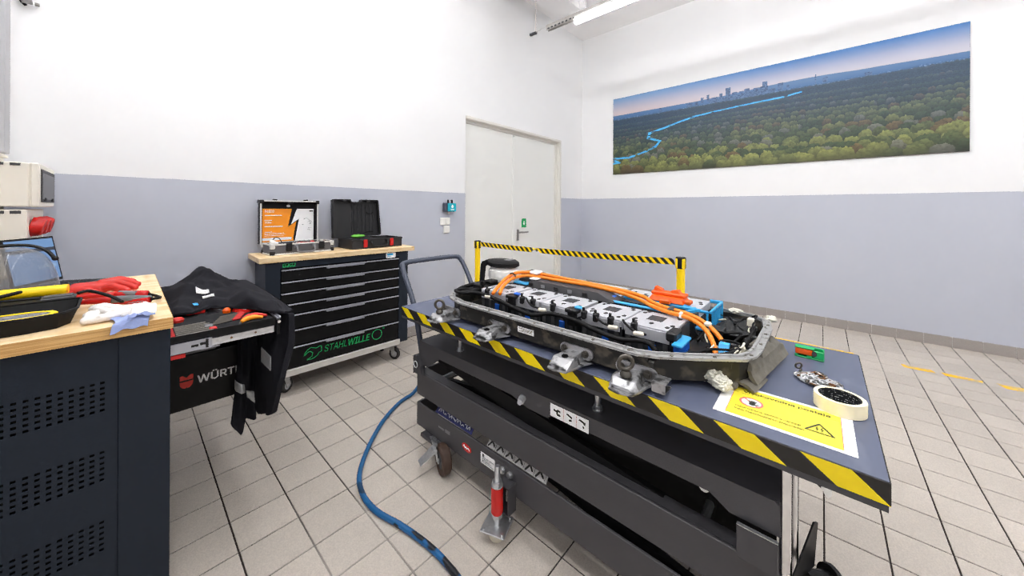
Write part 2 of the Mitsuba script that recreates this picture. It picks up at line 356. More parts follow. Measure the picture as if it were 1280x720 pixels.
for i in range(-18, 26):
    for j in range(-35, 8):
        x, y = X0 + i * TX, Y0 + j * TY
        if x < -3.5 or y < -4.5 or x >= WALL_X - .02 or y >= WALL_Y - .02 or (x < -.45 and y > 1.3): continue
        c = np.array([x + TX / 2, y + TY / 2, -H]); dpt = c @ fwd; s = -1.0
        if dpt > 0.3:
            px, py = 640 + FOC * (c @ right0) / dpt, 261.2 + FOC * H / dpt
            inside = -25 < px < 1305 and py < 745
            hidden = (x > 1.35 and x < 1.95 and -0.1 < y < 1.75) or (x < 0.0 and 1.65 < y < 2.9) or (.75 < x < 1.6 and 2.98 < y)
            hidden = hidden or (px < 205 and py > 440)
            if inside and not hidden: s = FOC * FOC * H / dpt ** 3
        cells.append((s, x, y))
cells.sort(key=lambda c: (-c[0], c[1], c[2]))
for s, x, y in cells[:300]:
    key = numbered('floor__tile')
    d = {**tile_ply}
    if x + TX > WALL_X: d['to_world'] = T().translate([x, y, 0]).scale([(WALL_X - x) / TX, 1, 1])
    else: d['to_world'] = T().translate([x, y, 0])
    scene[key] = d
rest = []
for s, x, y in cells[300:]:
    m = tm.copy(); m.apply_translation([x, y, 0]); rest.append(m)
kk = obj('tile', trimesh.util.concatenate(rest), 'floor_tile', 'floor'); labels[kk] = {'kind': 'stuff', 'label': 'grey floor tiles beyond the nearest ones'}
for nm, pts in (('tape_line', [(4.70, 1.55), (4.77, 1.55), (4.78, -.235), (4.72, -.235)]),):
    obj(nm, ext_xy(pts, .0002, .0012), 'floor_yellow', 'floor', label='yellow line of tape along the right wall')
for pts in ([(4.66, -.55), (4.74, -.54), (4.745, -.72), (4.67, -.74)], [(4.66, -.79), (4.73, -.77), (4.72, -.99), (4.665, -.98)], [(4.65, -1.09), (4.74, -1.06), (4.74, -1.26), (4.66, -1.24)], [(4.67, -1.42), (4.74, -1.4), (4.74, -1.75), (4.67, -1.75)]):
    obj('tape_line', ext_xy(pts, .0002, .0012), 'floor_yellow', 'floor', label='worn remnant of yellow floor tape')

# skirting tiles
bb = struct('baseboard_right', cat(box(WALL_X - .006, -4.5, 0, WALL_X, WALL_Y, .106)), 'skirt_grout')
sk = box(-.011, .0018, .001, -.0005, .1905, .1065, .0015)
skp = mikit.ply(sk, 'skirting_tile')
for i in range(-6, 21):
    y = -.615 + .1925 * i
    if y + .19 > WALL_Y: continue
    scene[numbered('baseboard_right__tile')] = {**skp, 'to_world': T().translate([WALL_X, y, 0])}
struct('baseboard_back', cat(box(-.47, WALL_Y - .006, 0, DX0 - .01, WALL_Y, .106), box(DX1 + .01, WALL_Y - .006, 0, WALL_X, WALL_Y, .106)), 'skirt_grout')
sk2 = mikit.ply(box(.0018, -.011, .001, .1905, -.0005, .1065, .0015), 'skirting_tile')
for x in [2.85 - .1925 * k for k in range(1, 9)] + [4.97 + .1925 * k for k in range(3)]:
    scene[numbered('baseboard_back__tile')] = {**sk2, 'to_world': T().translate([x, WALL_Y, 0])}

# double door in the back wall
dk = struct('door_1', cat(box(DX0, WALL_Y + .05, 2.50, DX1, WALL_Y + .13, DZ, .004), box(DX1 - .075, WALL_Y + .05, 0, DX1, WALL_Y + .13, 2.52, .004), box(DX0, WALL_Y + .05, 0, DX0 + .02, WALL_Y + .13, 2.52, .004),
                          box(DX0 - .0, WALL_Y - .012, DZ - .035, DX1 + .02, WALL_Y + .06, DZ + .002, .004), box(DX1 - .02, WALL_Y - .012, 0, DX1 + .02, WALL_Y + .06, DZ - .03, .004)), 'door_frame_paint')
la = obj('leaf', box(DX0 + .022, WALL_Y + .062, .008, 3.818, WALL_Y + .12, 2.498, .003), 'door_paint', dk)
lb = obj('leaf', box(3.845, WALL_Y + .062, .008, DX1 - .077, WALL_Y + .12, 2.498, .003), 'door_paint', dk)
obj('meeting_strip', box(3.80, WALL_Y + .048, .008, 3.872, WALL_Y + .0615, 2.46, .003), 'door_paint', lb)
obj('handle', cat(box(3.905, WALL_Y + .050, .925, 3.955, WALL_Y + .062, 1.095, .006), cyl((3.93, WALL_Y + .05, 1.05), (3.93, WALL_Y, 1.05), .012), box(3.92, WALL_Y - .012, 1.038, 4.11, WALL_Y + .008, 1.062, .008)), 'steel_handle', lb)
sg = obj('sign', frame(ext(sbox(-.042, -.056, .042, .056).buffer(.012), .0015), (4.075, WALL_Y + .0605, 1.185), (1, 0, 0), (0, 0, 1)), 'logo_green', lb, label='small green and white push sign')
obj('sign_arrow', cat(frame(ext([(-.012, .03), (.012, .03), (.012, -.005), (.028, -.005), (0, -.035), (-.028, -.005), (-.012, -.005)], .001), (4.075, WALL_Y + .0585, 1.185), (1, 0, 0), (0, 0, 1))), 'logo_white', lb)

# ceiling pieces
struct('trim_1', cat(box(2.8, 2.63, 4.30, 4.362, 3.0, CEIL)), 'ceiling_paint', label='boxed ceiling beam')
struct('trim_2', box(4.362, 2.55, 4.295, 4.43, 2.9, CEIL), 'ceiling_paint', label='end post of the boxed ceiling beam')

# ------------------------------------------------------------------ lamps
def lamp_row(x, z, spans, label_lamp, label_rail, first_only=False):
    y1 = 2.95 if x > 3 else 3.1
    t = thing('lamp_rail', label_rail, 'lamp rail', 'rails of the ceiling lamps' if not first_only else None)
    obj('rail', cat(box(x - .022, -4.3, z + .055, x + .022, y1 - .28, z + .09), box(x - .022, -4.3, z + .02, x - .019, y1 - .28, z + .055), box(x + .019, -4.3, z + .02, x + .022, y1 - .28, z + .055)), 'trunk_metal', t)
    obj('end_clip', cat(box(x - .018, y1 - .10, z + .05, x + .018, y1, z + .075), *[box(x - .024, y1 - .30 - .055 * q, z + .03, x - .0225, y1 - .33 - .055 * q, z + .05) for q in range(8)]), 'label_dark', t)
    obj('wire_bracket', tube([(x, y1 - .04, z + .06), (x - .01, y1 - .2, z + .075), (x, y1 - .3, z + .085)], .0025, 6), 'wire_grey', t)
    for y in (y1 - .09, y1 - 2.4, y1 - 4.9):
        obj('suspension_wire', cyl((x, y, z + .07), (x, y, CEIL), .006, 8), 'wire_grey', t)
    for k, (a, b) in enumerate(spans):
        l = thing('ceiling_lamp', label_lamp if (first_only and k == 0) else 'long white tubular lamp out of frame under the ceiling', 'lamp', None if (first_only and k == 0) else 'lamps outside the frame')
        obj('housing', box(x - .034, b, z + .022, x + .034, a, z + .053, .006), 'white_plastic', l)
        prof = sbox(x - .034, z - .035, x + .034, z + .0215).buffer(-.012).buffer(.012)
        obj('diffuser', ext_xz(prof, b + .004, a - .004), 'white_plastic', l, emitter={'type': 'area', 'radiance': {'type': 'rgb', 'value': list(LAMP[x])}})
lamp_row(3.642, 3.69, [(2.25, .70), (.60, -.95), (-1.05, -2.60), (-2.7, -4.2)], 'long glowing white lamp hung under the ceiling on a perforated rail', 'perforated grey metal rail hanging from the ceiling above the glowing lamp', True)
lamp_row(1.0, 4.05, [(2.75, 1.2), (1.1, -.45), (-.55, -2.1), (-2.2, -3.75)], '', 'grey lamp rail out of frame under the ceiling')
lamp_row(-.2, 4.05, [(2.75, 1.2), (1.1, -.45), (-.55, -2.1), (-2.2, -3.75)], '', 'grey lamp rail out of frame under the ceiling')

# ------------------------------------------------------------------ lift table
TZ = 0.82
t = thing('lift_table', 'dark grey wheeled scissor lift table with yellow and black striped top edge', 'lift table')
top = obj('table_top', cat(box(1.094, -.110, TZ - .004, 1.968, 1.853, TZ, .001), box(1.100, -.104, TZ - .04, 1.962, 1.847, TZ - .005)), 'table_paint', t, label='blue grey steel table top')
e = obj('edge_band', cat(box(1.0915, -.1125, .768, 1.0965, 1.8555, .8175, .001), box(1.9655, -.1125, .768, 1.9705, 1.8555, .8175, .001), box(1.0966, -.1125, .768, 1.9654, -.1105, .8175), box(1.0966, 1.8535, .768, 1.9654, 1.8555, .8175)), 'stripe_black', t, label='black band around the edge of the table top')
obj('lower_lip', cat(box(1.0935, -.109, .752, 1.110, 1.853, .7675), box(1.95, -.109, .752, 1.968, 1.853, .7675), box(1.111, -.109, .752, 1.949, -.094, .7675), box(1.111, 1.838, .752, 1.949, 1.853, .7675)), 'cart_paint', t)
for a, b in ((1.853, 1.785), (1.694, 1.616), (1.499, 1.418), (1.326, 1.236), (1.136, 1.047), (.962, .867), (.779, .692), (.593, .508), (.404, .312), (.223, .129), (.038, -.052)):
    lo = .066
    for xs in ((1.0908, 1.0914), (1.9706, 1.9712)):
        obj('yellow_stripe', ext_yz([(a, .8172), (b, .8172), (max(b - lo, -.112), .7685 if b - lo > -.112 else .7685), (a - lo, .7685)], *xs), 'stripe_yellow', e)
# upper frame: thick plate whose skirt deepens towards the ends
sk = [(1.742, .500), (1.742, .628), (1.736, .634), (.090, .634), (.080, .626), (.077, .545), (.192, .545), (.243, .576), (.80, .576), (.825, .553), (.93, .553), (1.02, .576), (1.55, .576), (1.63, .52), (1.66, .50)]
up_ = obj('upper_frame', cat(ext_yz(sk, 1.142, 1.150), ext_yz(sk, 1.895, 1.903), box(1.150, .077, .626, 1.895, 1.742, .634), box(1.150, 1.734, .56, 1.895, 1.742, .626), box(1.150, .077, .545, 1.895, .085, .626)), 'cart_paint', t)
for yy in (.636, 1.45):
    for xx in (1.205, 1.84):
        obj('spacer_bolt', cat(cyl((xx, yy, .6345), (xx, yy, .775), .011, 14), cyl((xx, yy, .6345), (xx, yy, .640), .020, 14), cyl((xx, yy, .640), (xx, yy, .652), .0165, 6)), 'zinc', t)
obj('lock_pin', cat(cyl((1.139, .955, .588), (1.085, .925, .602), .0105, 14), cyl((1.15, .961, .585), (1.128, .949, .591), .016, 14), torus((1.112, .940, .595), .0125, .003, (-.054, -.03, .014), 16, 6)), 'zinc', up_)
dc = obj('warning_sticker', box(1.1412, .638, .571, 1.1418, .811, .621), 'paper', up_, label='white sticker with three pictograms')
for q in range(3):
    y0 = .800 - .057 * q
    obj('pictogram', cat(*[frame(ext(LineString(l).buffer(.0035, cap_style='flat'), .0006), (1.1411, y0, .578), (0, -1, 0), (0, 0, 1)) for l in (([(.006, .024), (.018, .020), (.026, .026), (.038, .024)], [(.022, .008), (.038, .010)], [(.022, .008), (.024, .022)]), ([(.010, .030), (.034, .022)], [(.02, .008), (.032, .012)]), ([(.008, .030), (.032, .024), (.030, .018)], [(.024, .006), (.029, .010)]))[q]]), 'ink', up_)
    if q: obj('divider', box(1.1408, y0 + .004, .571, 1.1411, y0 + .0055, .621), 'red_ink', up_)
def ring_frame(z0, z1, th=.012):
    return cat(box(1.142, .077, z0, 1.142 + th, 1.767, z1, .003), box(1.903 - th, .077, z0, 1.903, 1.767, z1, .003), box(1.142 + th, .077, z0, 1.903 - th, .077 + th, z1), box(1.142 + th, 1.767 - th, z0, 1.903 - th, 1.767, z1))
mf = obj('middle_frame', cat(ring_frame(.316, .448), box(1.154, .09, .440, 1.205, 1.755, .448), box(1.84, .09, .440, 1.891, 1.755, .448)), 'cart_paint', t)
bf = obj('base_frame', cat(ring_frame(.137, .268), box(1.154, .09, .137, 1.19, 1.755, .145), box(1.855, .09, .137, 1.891, 1.755, .145)), 'cart_paint', t)
obj('corner_bracket', cat(ext_yz([(1.768, .448), (1.772, .53), (1.755, .548), (1.742, .548), (1.70, .50), (1.69, .448)], 1.120, 1.141), box(1.120, 1.768, .44, 1.20, 1.775, .545, .003)), 'cart_paint', mf)
cbk = obj('corner_bracket', cat(box(1.118, .080, .452, 1.128, .172, .541, .002), box(1.128, .080, .452, 1.155, .172, .460)), 'cart_paint', t, label='bent plate at the near end')
obj('bright_edge', box(1.1175, .0805, .5412, 1.1285, .1715, .5432), 'zinc', cbk)
obj('inner_shield', box(1.33, .10, .300, 1.336, .93, .624), 'black_soft', t)
obj('hook', torus((1.112, 1.735, .505), .018, .003, (1, 0, 0), 16, 6), 'zinc', mf)
for x in (1.20, 1.84):
    obj('scissor_arm', ext_yz([(1.68, .535), (1.68, .605), (.28, .435), (.28, .365)], x - .012, x + .012), 'black_soft', t)
    obj('scissor_arm', ext_yz([(.24, .535), (.24, .605), (1.60, .425), (1.60, .355)], x + .03 if x < 1.5 else x - .054, x + .054 if x < 1.5 else x - .03), 'black_soft', t)
    obj('scissor_arm', ext_yz([(1.68, .375), (1.68, .435), (.28, .235), (.28, .175)], x - .012, x + .012), 'black_soft', t)
for y, z in ((1.66, .57), (.26, .57), (1.66, .40), (.28, .40)):
    obj('axle', cyl((1.157, y, z), (1.888, y, z), .014, 12), 'zinc', t)
obj('hydraulic_cylinder', cat(cyl((1.5, 1.5, .25), (1.5, .95, .40), .032, 16), cyl((1.5, .95, .40), (1.5, .60, .495), .016, 14)), 'black_soft', t)
# recessed info strips between base and middle frame
obj('blue_decal', frame(ext(sbox(0, 0, .30, .05), .0008), (1.155, 1.60, .268), (0, -1, 0), (.62, 0, .78)), 'decal_blue', bf, label='dark blue decal strip')
st = obj('info_strip', frame(ext(sbox(0, 0, .35, .042), .0008), (1.155, 1.19, .268), (0, -1, 0), (.62, 0, .78)), 'strip_grey', bf, label='pale strip of safety pictograms')
for q in range(6):
    obj('pictogram', frame(cat(ext(LineString([(.006, .006), (.022, .030), (.040, .014)]).buffer(.004), .0006), ext(sbox(.05, 0, .0515, .042), .0006)), (1.1542, 1.187 - .057 * q, .2687), (0, -1, 0), (.62, 0, .78)), 'ink', bf)
scr = obj('decal_writing', cat(*[frame(ext(LineString([(a, .012 + .012 * (i % 2)), (a + .010, .034 - .008 * (i % 3)), (a + .018, .014)]).buffer(.002), .0006), (1.1542, 1.585, .2687), (0, -1, 0), (.62, 0, .78)) for i, a in enumerate(np.arange(.005, .26, .024))]), 'paper', bf)
obj('red_badge', frame(ext(affinity.rotate(affinity.scale(Point(0, 0).buffer(1), .036, .019), -4), .001), (1.1416, 1.32, .203), (0, -1, 0), (0, 0, 1)), 'red_plastic', bf, label='oval red maker badge')
obj('badge_mark', frame(ext(LineString([(-.024, .002), (-.016, .008), (-.012, -.004), (-.004, .004), (.002, -.004), (.010, .003), (.022, -.004)]).buffer(.003), .0006), (1.1404, 1.32, .203), (0, -1, 0), (0, 0, 1)), 'logo_white', bf)
pl = obj('rating_plate', frame(ext(sbox(0, 0, .098, .052), .0008), (1.1417, 1.217, .184), (0, -1, 0), (0, 0, 1)), 'paper', bf, label='silver rating plate')
obj('plate_print', frame(cat(ext(Point(.018, .040).buffer(.007), .0005), *[ext(sbox(.008, .006 + .008 * i, .008 + .08 - .012 * (i % 3), .009 + .008 * i), .0005) for i in range(4)]), (1.1409, 1.217, .184), (0, -1, 0), (0, 0, 1)), 'dark_grey_plastic', bf)
obj('small_decal', frame(cat(ext(sbox(0, .002, .05, .012), .0006), ext(sbox(.06, 0, .10, .018), .0006)), (1.1416, 1.555, .205), (0, -1, 0), (0, 0, 1)), 'mid_grey_plastic', bf)
# push handle
hp = [(1.205, 1.79, .45), (1.203, 1.875, .74), (1.2, 1.93, .86), (1.2, 2.0, .965)]
arc = [(1.205, 2.035, 1.015), (1.235, 2.05, 1.04)]
hr = [(1.70, 1.79, .45), (1.70, 1.875, .74), (1.70, 1.93, .86), (1.70, 2.0, .965)]
arcr = [(1.69, 2.035, 1.015), (1.655, 2.05, 1.04)]
obj('handle', tube(hp + arc + [(1.45, 2.052, 1.045)] + arcr[::-1] + hr[::-1], .0162, 14, 6), 'cabinet_grey', t, True, label='blue grey tubular push handle')
obj('handle_clip', cyl((1.2, 1.888, .755), (1.2, 1.90, .79), .019, 12), 'black_plastic', t)
# casters
def caster(par, x, y, rz, r=.062, brake=False, wheelmat='brown_tread', forkmat='zinc', zt=.137, w=.036, core='dark_grey_plastic', off=.022):
    c = obj('caster', Sub((x, y, 0), rz)(box(-.045, -.04, zt - .008, .045, .04, zt)), forkmat, par)
    S = Sub((x, y, 0), rz)
    obj('fork', S(cat(hull([(-.028, s * (w / 2 + .004), zt - .008) for s in (1,)] + [(.028, w / 2 + .004, zt - .008), (off + .012, w / 2 + .004, r - .012), (off - .012, w / 2 + .004, r - .012), (-.028, w / 2 + .008, zt - .008), (.028, w / 2 + .008, zt - .008), (off + .012, w / 2 + .008, r - .012), (off - .012, w / 2 + .008, r - .012)]),
                      hull([(-.028, -w / 2 - .004, zt - .008), (.028, -w / 2 - .004, zt - .008), (off + .012, -w / 2 - .004, r - .012), (off - .012, -w / 2 - .004, r - .012), (-.028, -w / 2 - .008, zt - .008), (.028, -w / 2 - .008, zt - .008), (off + .012, -w / 2 - .008, r - .012), (off - .012, -w / 2 - .008, r - .012)]),
                      cyl((off, -w / 2 - .012, r), (off, w / 2 + .012, r), .008, 10))), forkmat, c)
    wh = [(r * .60, -w / 2), (r - .006, -w / 2), (r, -w / 2 + .007), (r, w / 2 - .007), (r - .006, w / 2), (r * .60, w / 2), (r * .60, -w / 2)]
    m = trimesh.creation.revolve(np.array(wh), sections=28); m.apply_transform(R(90, 0, 0)); m.apply_translation([off, 0, r])
    wk = obj('wheel', S(m), wheelmat, c, 35)
    obj('wheel_core', S(cat(cyl((off, -w / 2 + .003, r), (off, w / 2 - .003, r), r * .60, 24), cyl((off, -w / 2 - .001, r), (off, w / 2 + .001, r), r * .24, 16))), core, c, 35) if core else None
    if brake:
        obj('brake_pedal', S(cat(hull([(.010, -.034, .122), (.075, -.034, .122), (.010, -.034, .128), (.075, -.034, .128), (.020, -.120, .070), (.068, -.120, .070), (.020, -.120, .076), (.068, -.120, .076)]), box(.02, -.050, .100, .062, -.036, .125, .003))), 'zinc', c)
    return c
caster(t, 1.150, 1.560, 252, .074, True, zt=.136, w=.048, off=.072)
obj('caster_block', Sub((1.16, 1.60, 0), 0)(box(-.048, -.085, .113, .02, .085, .136, .005)), 'cart_paint', t)
caster(t, 1.85, 1.58, 60, .066, zt=.136); caster(t, 1.22, .24, 100, .066, zt=.136); caster(t, 1.85, .24, 80, .066, zt=.136)
# levelling jack on the near side
def jack(y, s, x):
    j = obj('levelling_jack', cat(box(x - .052, y - .056, .085, x, y - .050, .205, .001), box(x - .052, y + .004, .085, x, y + .010, .205, .001), box(x - .052, y - .050, .199, x, y + .004, .205), box(x - .052, y - .050, .085, x, y + .004, .091)), 'cart_paint', t, label='levelling jack with a red sleeve')
    obj('mount_plate', cat(ext_yz([(y + .075, .15), (y + .075, .25), (y - .03, .25), (y - .06, .21), (y - .06, .15)], x - .001, x + .002)), 'cart_paint', j)
    jx = x - .078
    jy = y - .015
    obj('sleeve', cat(lathe([(0, .102), (.022, .102), (.0255, .108), (.0255, .212), (.022, .218), (0, .218)], 20, (jx, jy, 0)), box(jx, jy - .010, .112, x - .052, jy + .010, .208, .004)), 'red_plastic', j, 35)
    obj('threaded_rod', cat(lathe([(0, .03), (.0115, .03), (.0115, .298), (.009, .302), (0, .302)], 16, (jx, jy, 0)), *[torus((jx, jy, .236 + .0052 * q), .0112, .0014, (0, 0, 1), 14, 5) for q in range(12)]), 'zinc', j, 35)
    obj('nut', cat(cyl((jx, jy, .2225), (jx, jy, .238), .0225, 6), cyl((jx, jy, .2185), (jx, jy, .2223), .026, 16)), 'zinc', j)
    obj('nut', cyl((jx, jy, .083), (jx, jy, .1015), .0225, 6), 'zinc', j)
    obj('foot_plate', Sub((jx, jy, 0), 20)(box(-.056, -.056, .048, .056, .056, .054, .002)), 'zinc', j)
    for a in (0, 90, 180, 270):
        obj('bolt', Sub((jx, jy, 0), 20 + a)(cyl((.042, .042, .040), (.042, .042, .062), .006, 8)), 'zinc', j)
    obj('rubber_foot', lathe([(0, 0), (.030, 0), (.034, .006), (.034, .024), (.028, .03), (.028, .0475), (0, .0475)], 20, (jx, jy, 0)), 'wire_white', j, 35)
    for yy in (1.069, 1.025):
        obj('hex_bolt', cat(cyl((x - .001, yy, .222), (x - .008, yy, .222), .0145, 12), cyl((x - .008, yy, .222), (x - .016, yy, .222), .0105, 6)), 'zinc', j)
jack(1.045, 1, 1.141)
# bright uprights and plug at the near end
u_ = obj('guide_rail', box(1.150, .056, .03, 1.166, .0765, .750, .002), 'chrome', t, label='bright metal guide rail at the near end')
obj('rail_groove', box(1.155, .0545, .05, 1.160, .0558, .75), 'black_soft', u_)
u2 = obj('guide_rail', box(1.190, .045, .03, 1.203, .070, .750, .002), 'chrome', t)
obj('rail_groove', box(1.194, .0435, .05, 1.198, .0448, .75), 'black_soft', u2)
obj('end_plate', frame(ext([(0, 0), (.10, .02), (.115, .13), (.10, .135), (.01, .02)], .004), (1.13, .060, .44), (.9, -.45, 0), (0, 0, 1)), 'black_plastic', t)
ro = obj('roller', cat(cyl((1.19, .025, .43), (1.235, -.02, .425), .026, 18), cyl((1.235, -.02, .425), (1.243, -.028, .424), .040, 20)), 'black_plastic', t, label='black roller with hanging cords')
obj('cord', tube([(1.24, -.03, .41), (1.25, -.04, .37), (1.255, -.035, .33), (1.245, -.02, .345), (1.24, -.02, .39)], .003, 6), 'black_soft', ro)
obj('cord', tube([(1.20, .02, .42), (1.195, .028, .33), (1.20, .018, .20), (1.21, .03, .12)], .004, 6), 'black_soft', ro)
obj('cord', tube([(1.215, .006, .41), (1.22, .012, .30), (1.225, -.004, .18), (1.22, .008, .08)], .003, 6), 'black_soft', ro)
obj('tag', frame(ext([(0, 0), (.016, .02), (.03, .016), (.034, -.012), (.02, -.026)], .001), (1.245, .0, .66), (.7, -.7, -.4), (0, 0, 1)), 'white_plastic', t)
obj('tag_stem', tube([(1.243, .028, .70), (1.25, .015, .67), (1.253, .0, .655)], .003, 6), 'black_soft', t)

# ------------------------------------------------------------------ battery pack
b = thing('battery_pack', 'opened electric car battery pack with grey modules and orange cables on the lift table', 'battery pack')
OUT = Polygon([(1.121, 1.36), (1.150, 1.47), (1.19, 1.525), (1.27, 1.575), (1.43, 1.605), (1.78, 1.605), (1.87, 1.57), (1.92, 1.48), (1.925, .33), (1.905, .22), (1.85, .165), (1.72, .146), (1.44, .148), (1.37, .156), (1.315, .176), (1.21, .305), (1.145, .395), (1.121, .455)])
IN = OUT.buffer(-.030, join_style='round')
fl = obj('tray', cat(ext_xy(IN.buffer(.004).difference(IN.buffer(-.003)), .846, .9175), ext_xy(IN.buffer(.003), .842, .846)), 'dirty_tray', b)
obj('rim', cat(ext_xy(OUT.difference(IN.buffer(.003)), .918, .926), ext_xy(IN.buffer(.010).difference(IN.buffer(.001)), .926, .932)), 'tray_flange', fl, label='worn bare metal rim')
pts = list(OUT.buffer(-.012).exterior.coords); ring = LineString(pts)
for q in range(30):
    p_ = ring.interpolate((q + .5) / 30, normalized=True)
    obj('rim_bolt', cyl((p_.x, p_.y, .926), (p_.x, p_.y, .9285), .0055, 8), 'mud_cast' if q % 3 else 'dark_steel', fl)
bm = [(1.136, .846), (1.136, .904), (1.142, .910), (1.182, .910), (1.188, .904), (1.188, .846), (1.182, .840), (1.142, .840)]
bp_ = Polygon(bm)
obj('side_beam', ext_xz(bp_.difference(bp_.buffer(-.005)), .402, 1.372), 'dirty_tray', fl)
obj('beam_flange', box(1.128, .42, .905, 1.136, 1.36, .917), 'dirty_tray', fl)
obj('side_beam', ext_xz(affinity.translate(bp_.difference(bp_.buffer(-.005)), .735, 0), .38, 1.45), 'dirty_tray', fl)
sl = obj('serial_label', box(1.1352, .893, .869, 1.1358, .982, .893), 'paper', b, label='white serial label')
obj('print', cat(*[box(1.1347, .900, .874 + .004 * q, 1.1351, .974 - .011 * (q % 3), .8755 + .004 * q) for q in range(4)]), 'ink_grey', sl)
for (x, y) in ((1.25, 1.30), (1.25, .50), (1.80, 1.40), (1.80, .40), (1.5, .9)):
    obj('support_block', box(x - .03, y - .05, TZ + .0005, x + .03, y + .05, .8415, .003), 'black_soft', b)
obj('sump', cat(box(1.30, .20, .824, 1.80, .36, .8415, .006), box(1.22, .40, .826, 1.85, .46, .8415, .004)), 'mud_cast', fl)
# lugs
def lug(y, ring_, tip, w=.048):
    k = obj('mounting_lug', None or cat(
        ext_xy(Polygon([(1.133, y + w + .012), (1.10, y + w + .012), (1.06, y + w * .9), (tip + .006, y + w * .62), (tip, y), (tip + .012, y - w * .75), (1.05, y - w * .95), (1.10, y - w - .004), (1.133, y - w - .02)]).buffer(.005), .838, .843)), 'cast_aluminium', b, label='cast aluminium mounting lug with a lifting eye' if ring_ else 'cast aluminium mounting lug with an open hole')
    sp = []
    for (px, ry, z, r) in ((tip + .020, .024, .850, .005), (1.046, .034, .861, .007), (1.10, .024, .864, .008), (1.134, .022, .863, .008)):
        for s in (-1, 1): sp.append(((px, y + s * ry, z), r)); sp.append(((px, y + s * (ry + .012), .844), .003))
    parts = [sp[i:i + 8] for i in (0, 4, 8)]
    man = m3.Manifold()
    for pr in parts:
        man += m3.Manifold.batch_hull([m3.Manifold.sphere(r, 10).translate(c) for c, r in pr])
    hole = m3.Manifold.cylinder(.06, .0125, .0125, 20).translate((1.060, y, .845))
    man = man - hole
    mm = man.to_mesh(); body = trimesh.Trimesh(mm.vert_properties[:, :3], mm.tri_verts)
    obj('casting', body, 'cast_aluminium', k, 40)
    if not ring_: obj('hole_liner', lathe([(.0105, .8435), (.0122, .8435), (.0122, .872), (.0105, .872), (.0105, .8435)], 20, (1.060, y, 0)), 'black_soft', k)
    if not ring_: obj('hole_floor', cyl((1.060, y, .8435), (1.060, y, .846), .0104, 20), 'black_soft', k)
    obj('mount_plate', ext_yz(LineString([(y - w - .006, .868), (y + w - .004, .868)]).buffer(.021), 1.126, 1.134), 'cast_aluminium', k, 30)
    for s in (-1, 1):
        obj('bolt', cat(cyl((1.126, y + s * (w - .003), .868), (1.121, y + s * (w - .003), .868), .0135, 14), cyl((1.121, y + s * (w - .003), .868), (1.113, y + s * (w - .003), .868), .009, 6)), 'dark_steel', k)
    if ring_:
        obj('lifting_eye', cat(cyl((1.060, y, .862), (1.060, y, .890), .011, 14), lathe([(0, .874), (.018, .874), (.018, .880), (.012, .890), (0, .890)], 16, (1.060, y, 0)), torus((1.060, y, .915), .0215, .0065, (.75, .66, 0), 26, 10)), 'dark_steel', k, 35)
lug(1.440, True, 1.005); lug(1.095, False, 1.005); lug(.690, False, .995); lug(.462, True, 1.005)
ek = obj('stamped_bracket', cat(box(1.09, .352, .838, 1.15, .392, .842), box(1.09, .352, .842, 1.094, .392, .868), box(1.094, .352, .864, 1.15, .392, .868)), 'cast_aluminium', b)
# modules
ROWN = [(1.192, 1.388), (.986, 1.176), (.790, .980), (.582, .768), (.396, .576)]
def module(x0, x1, y0, y1, flip, n):
    m = obj('module', cat(box(x0 + .004, y0 + .002, .853, x1 - .004, y1 - .002, .938, .003)), 'label_dark', b)
    lx = (x0 + x1) / 2 + (.02 if not flip else -.02); ly = (y0 + y1) / 2 + .005
    obj('cover', cat(box(x0, y0, .9605, x1, y1, .9645, .0012), box(x0, y0 + .004, .938, x0 + .003, y1 - .004, .9603), box(x1 - .003, y0 + .004, .938, x1, y1 - .004, .9603), box(x0 + .003, y0, .930, x1 - .003, y0 + .003, .9603), box(x0 + .003, y1 - .003, .930, x1 - .003, y1, .9603)), 'module_metal', m)
    obj('label', box(lx - .034, ly - .030, .9646, lx + .034, ly + .030, .9652), 'label_dark', m)
    sx = -1 if not flip else 1
    for q, (dx, dy) in enumerate(((-.075, -.062), (-.045, -.072), (-.075, .058), (-.045, .070), (.060, -.068), (.082, -.058), (.060, .070), (.082, .060), (-.062, .0))):
        obj('cell_port', ext_xy(affinity.translate(affinity.scale(Point(0, 0).buffer(1, 4),   .0125, .0085), lx - .01 - sx * dx, (y0 + y1) / 2 + dy), .9646, .9650), 'hole_dark', m)
    xs, sg_ = (x0, -1) if not flip else (x1, 1)
    for q in range(4):
        yy = y0 + .022 + q * (y1 - y0 - .044) / 3
        obj('terminal_tab', box(xs + sg_ * .0002, yy - .0085, .868, xs + sg_ * .004, yy + .0085, .936), 'module_side', m)
    obj('side_band', box(xs + sg_ * .0005, y0 + .008, .918, xs + sg_ * .005, y1 - .008, .959, .001), 'module_metal', m)
    obj('cell_block', box(xs + sg_ * .0008, y0 + .055, .872, xs + sg_ * .010, y0 + .082, .905, .002), 'blue_plastic', m)
    return m
mods = []
for i, (y0, y1) in enumerate(ROWN):
    mods.append(module(1.298, 1.500, y0, y1, False, i))
for i, (y0, y1) in enumerate(ROWN):
    mods.append(module(1.650, 1.865, y0, y1, True, i))
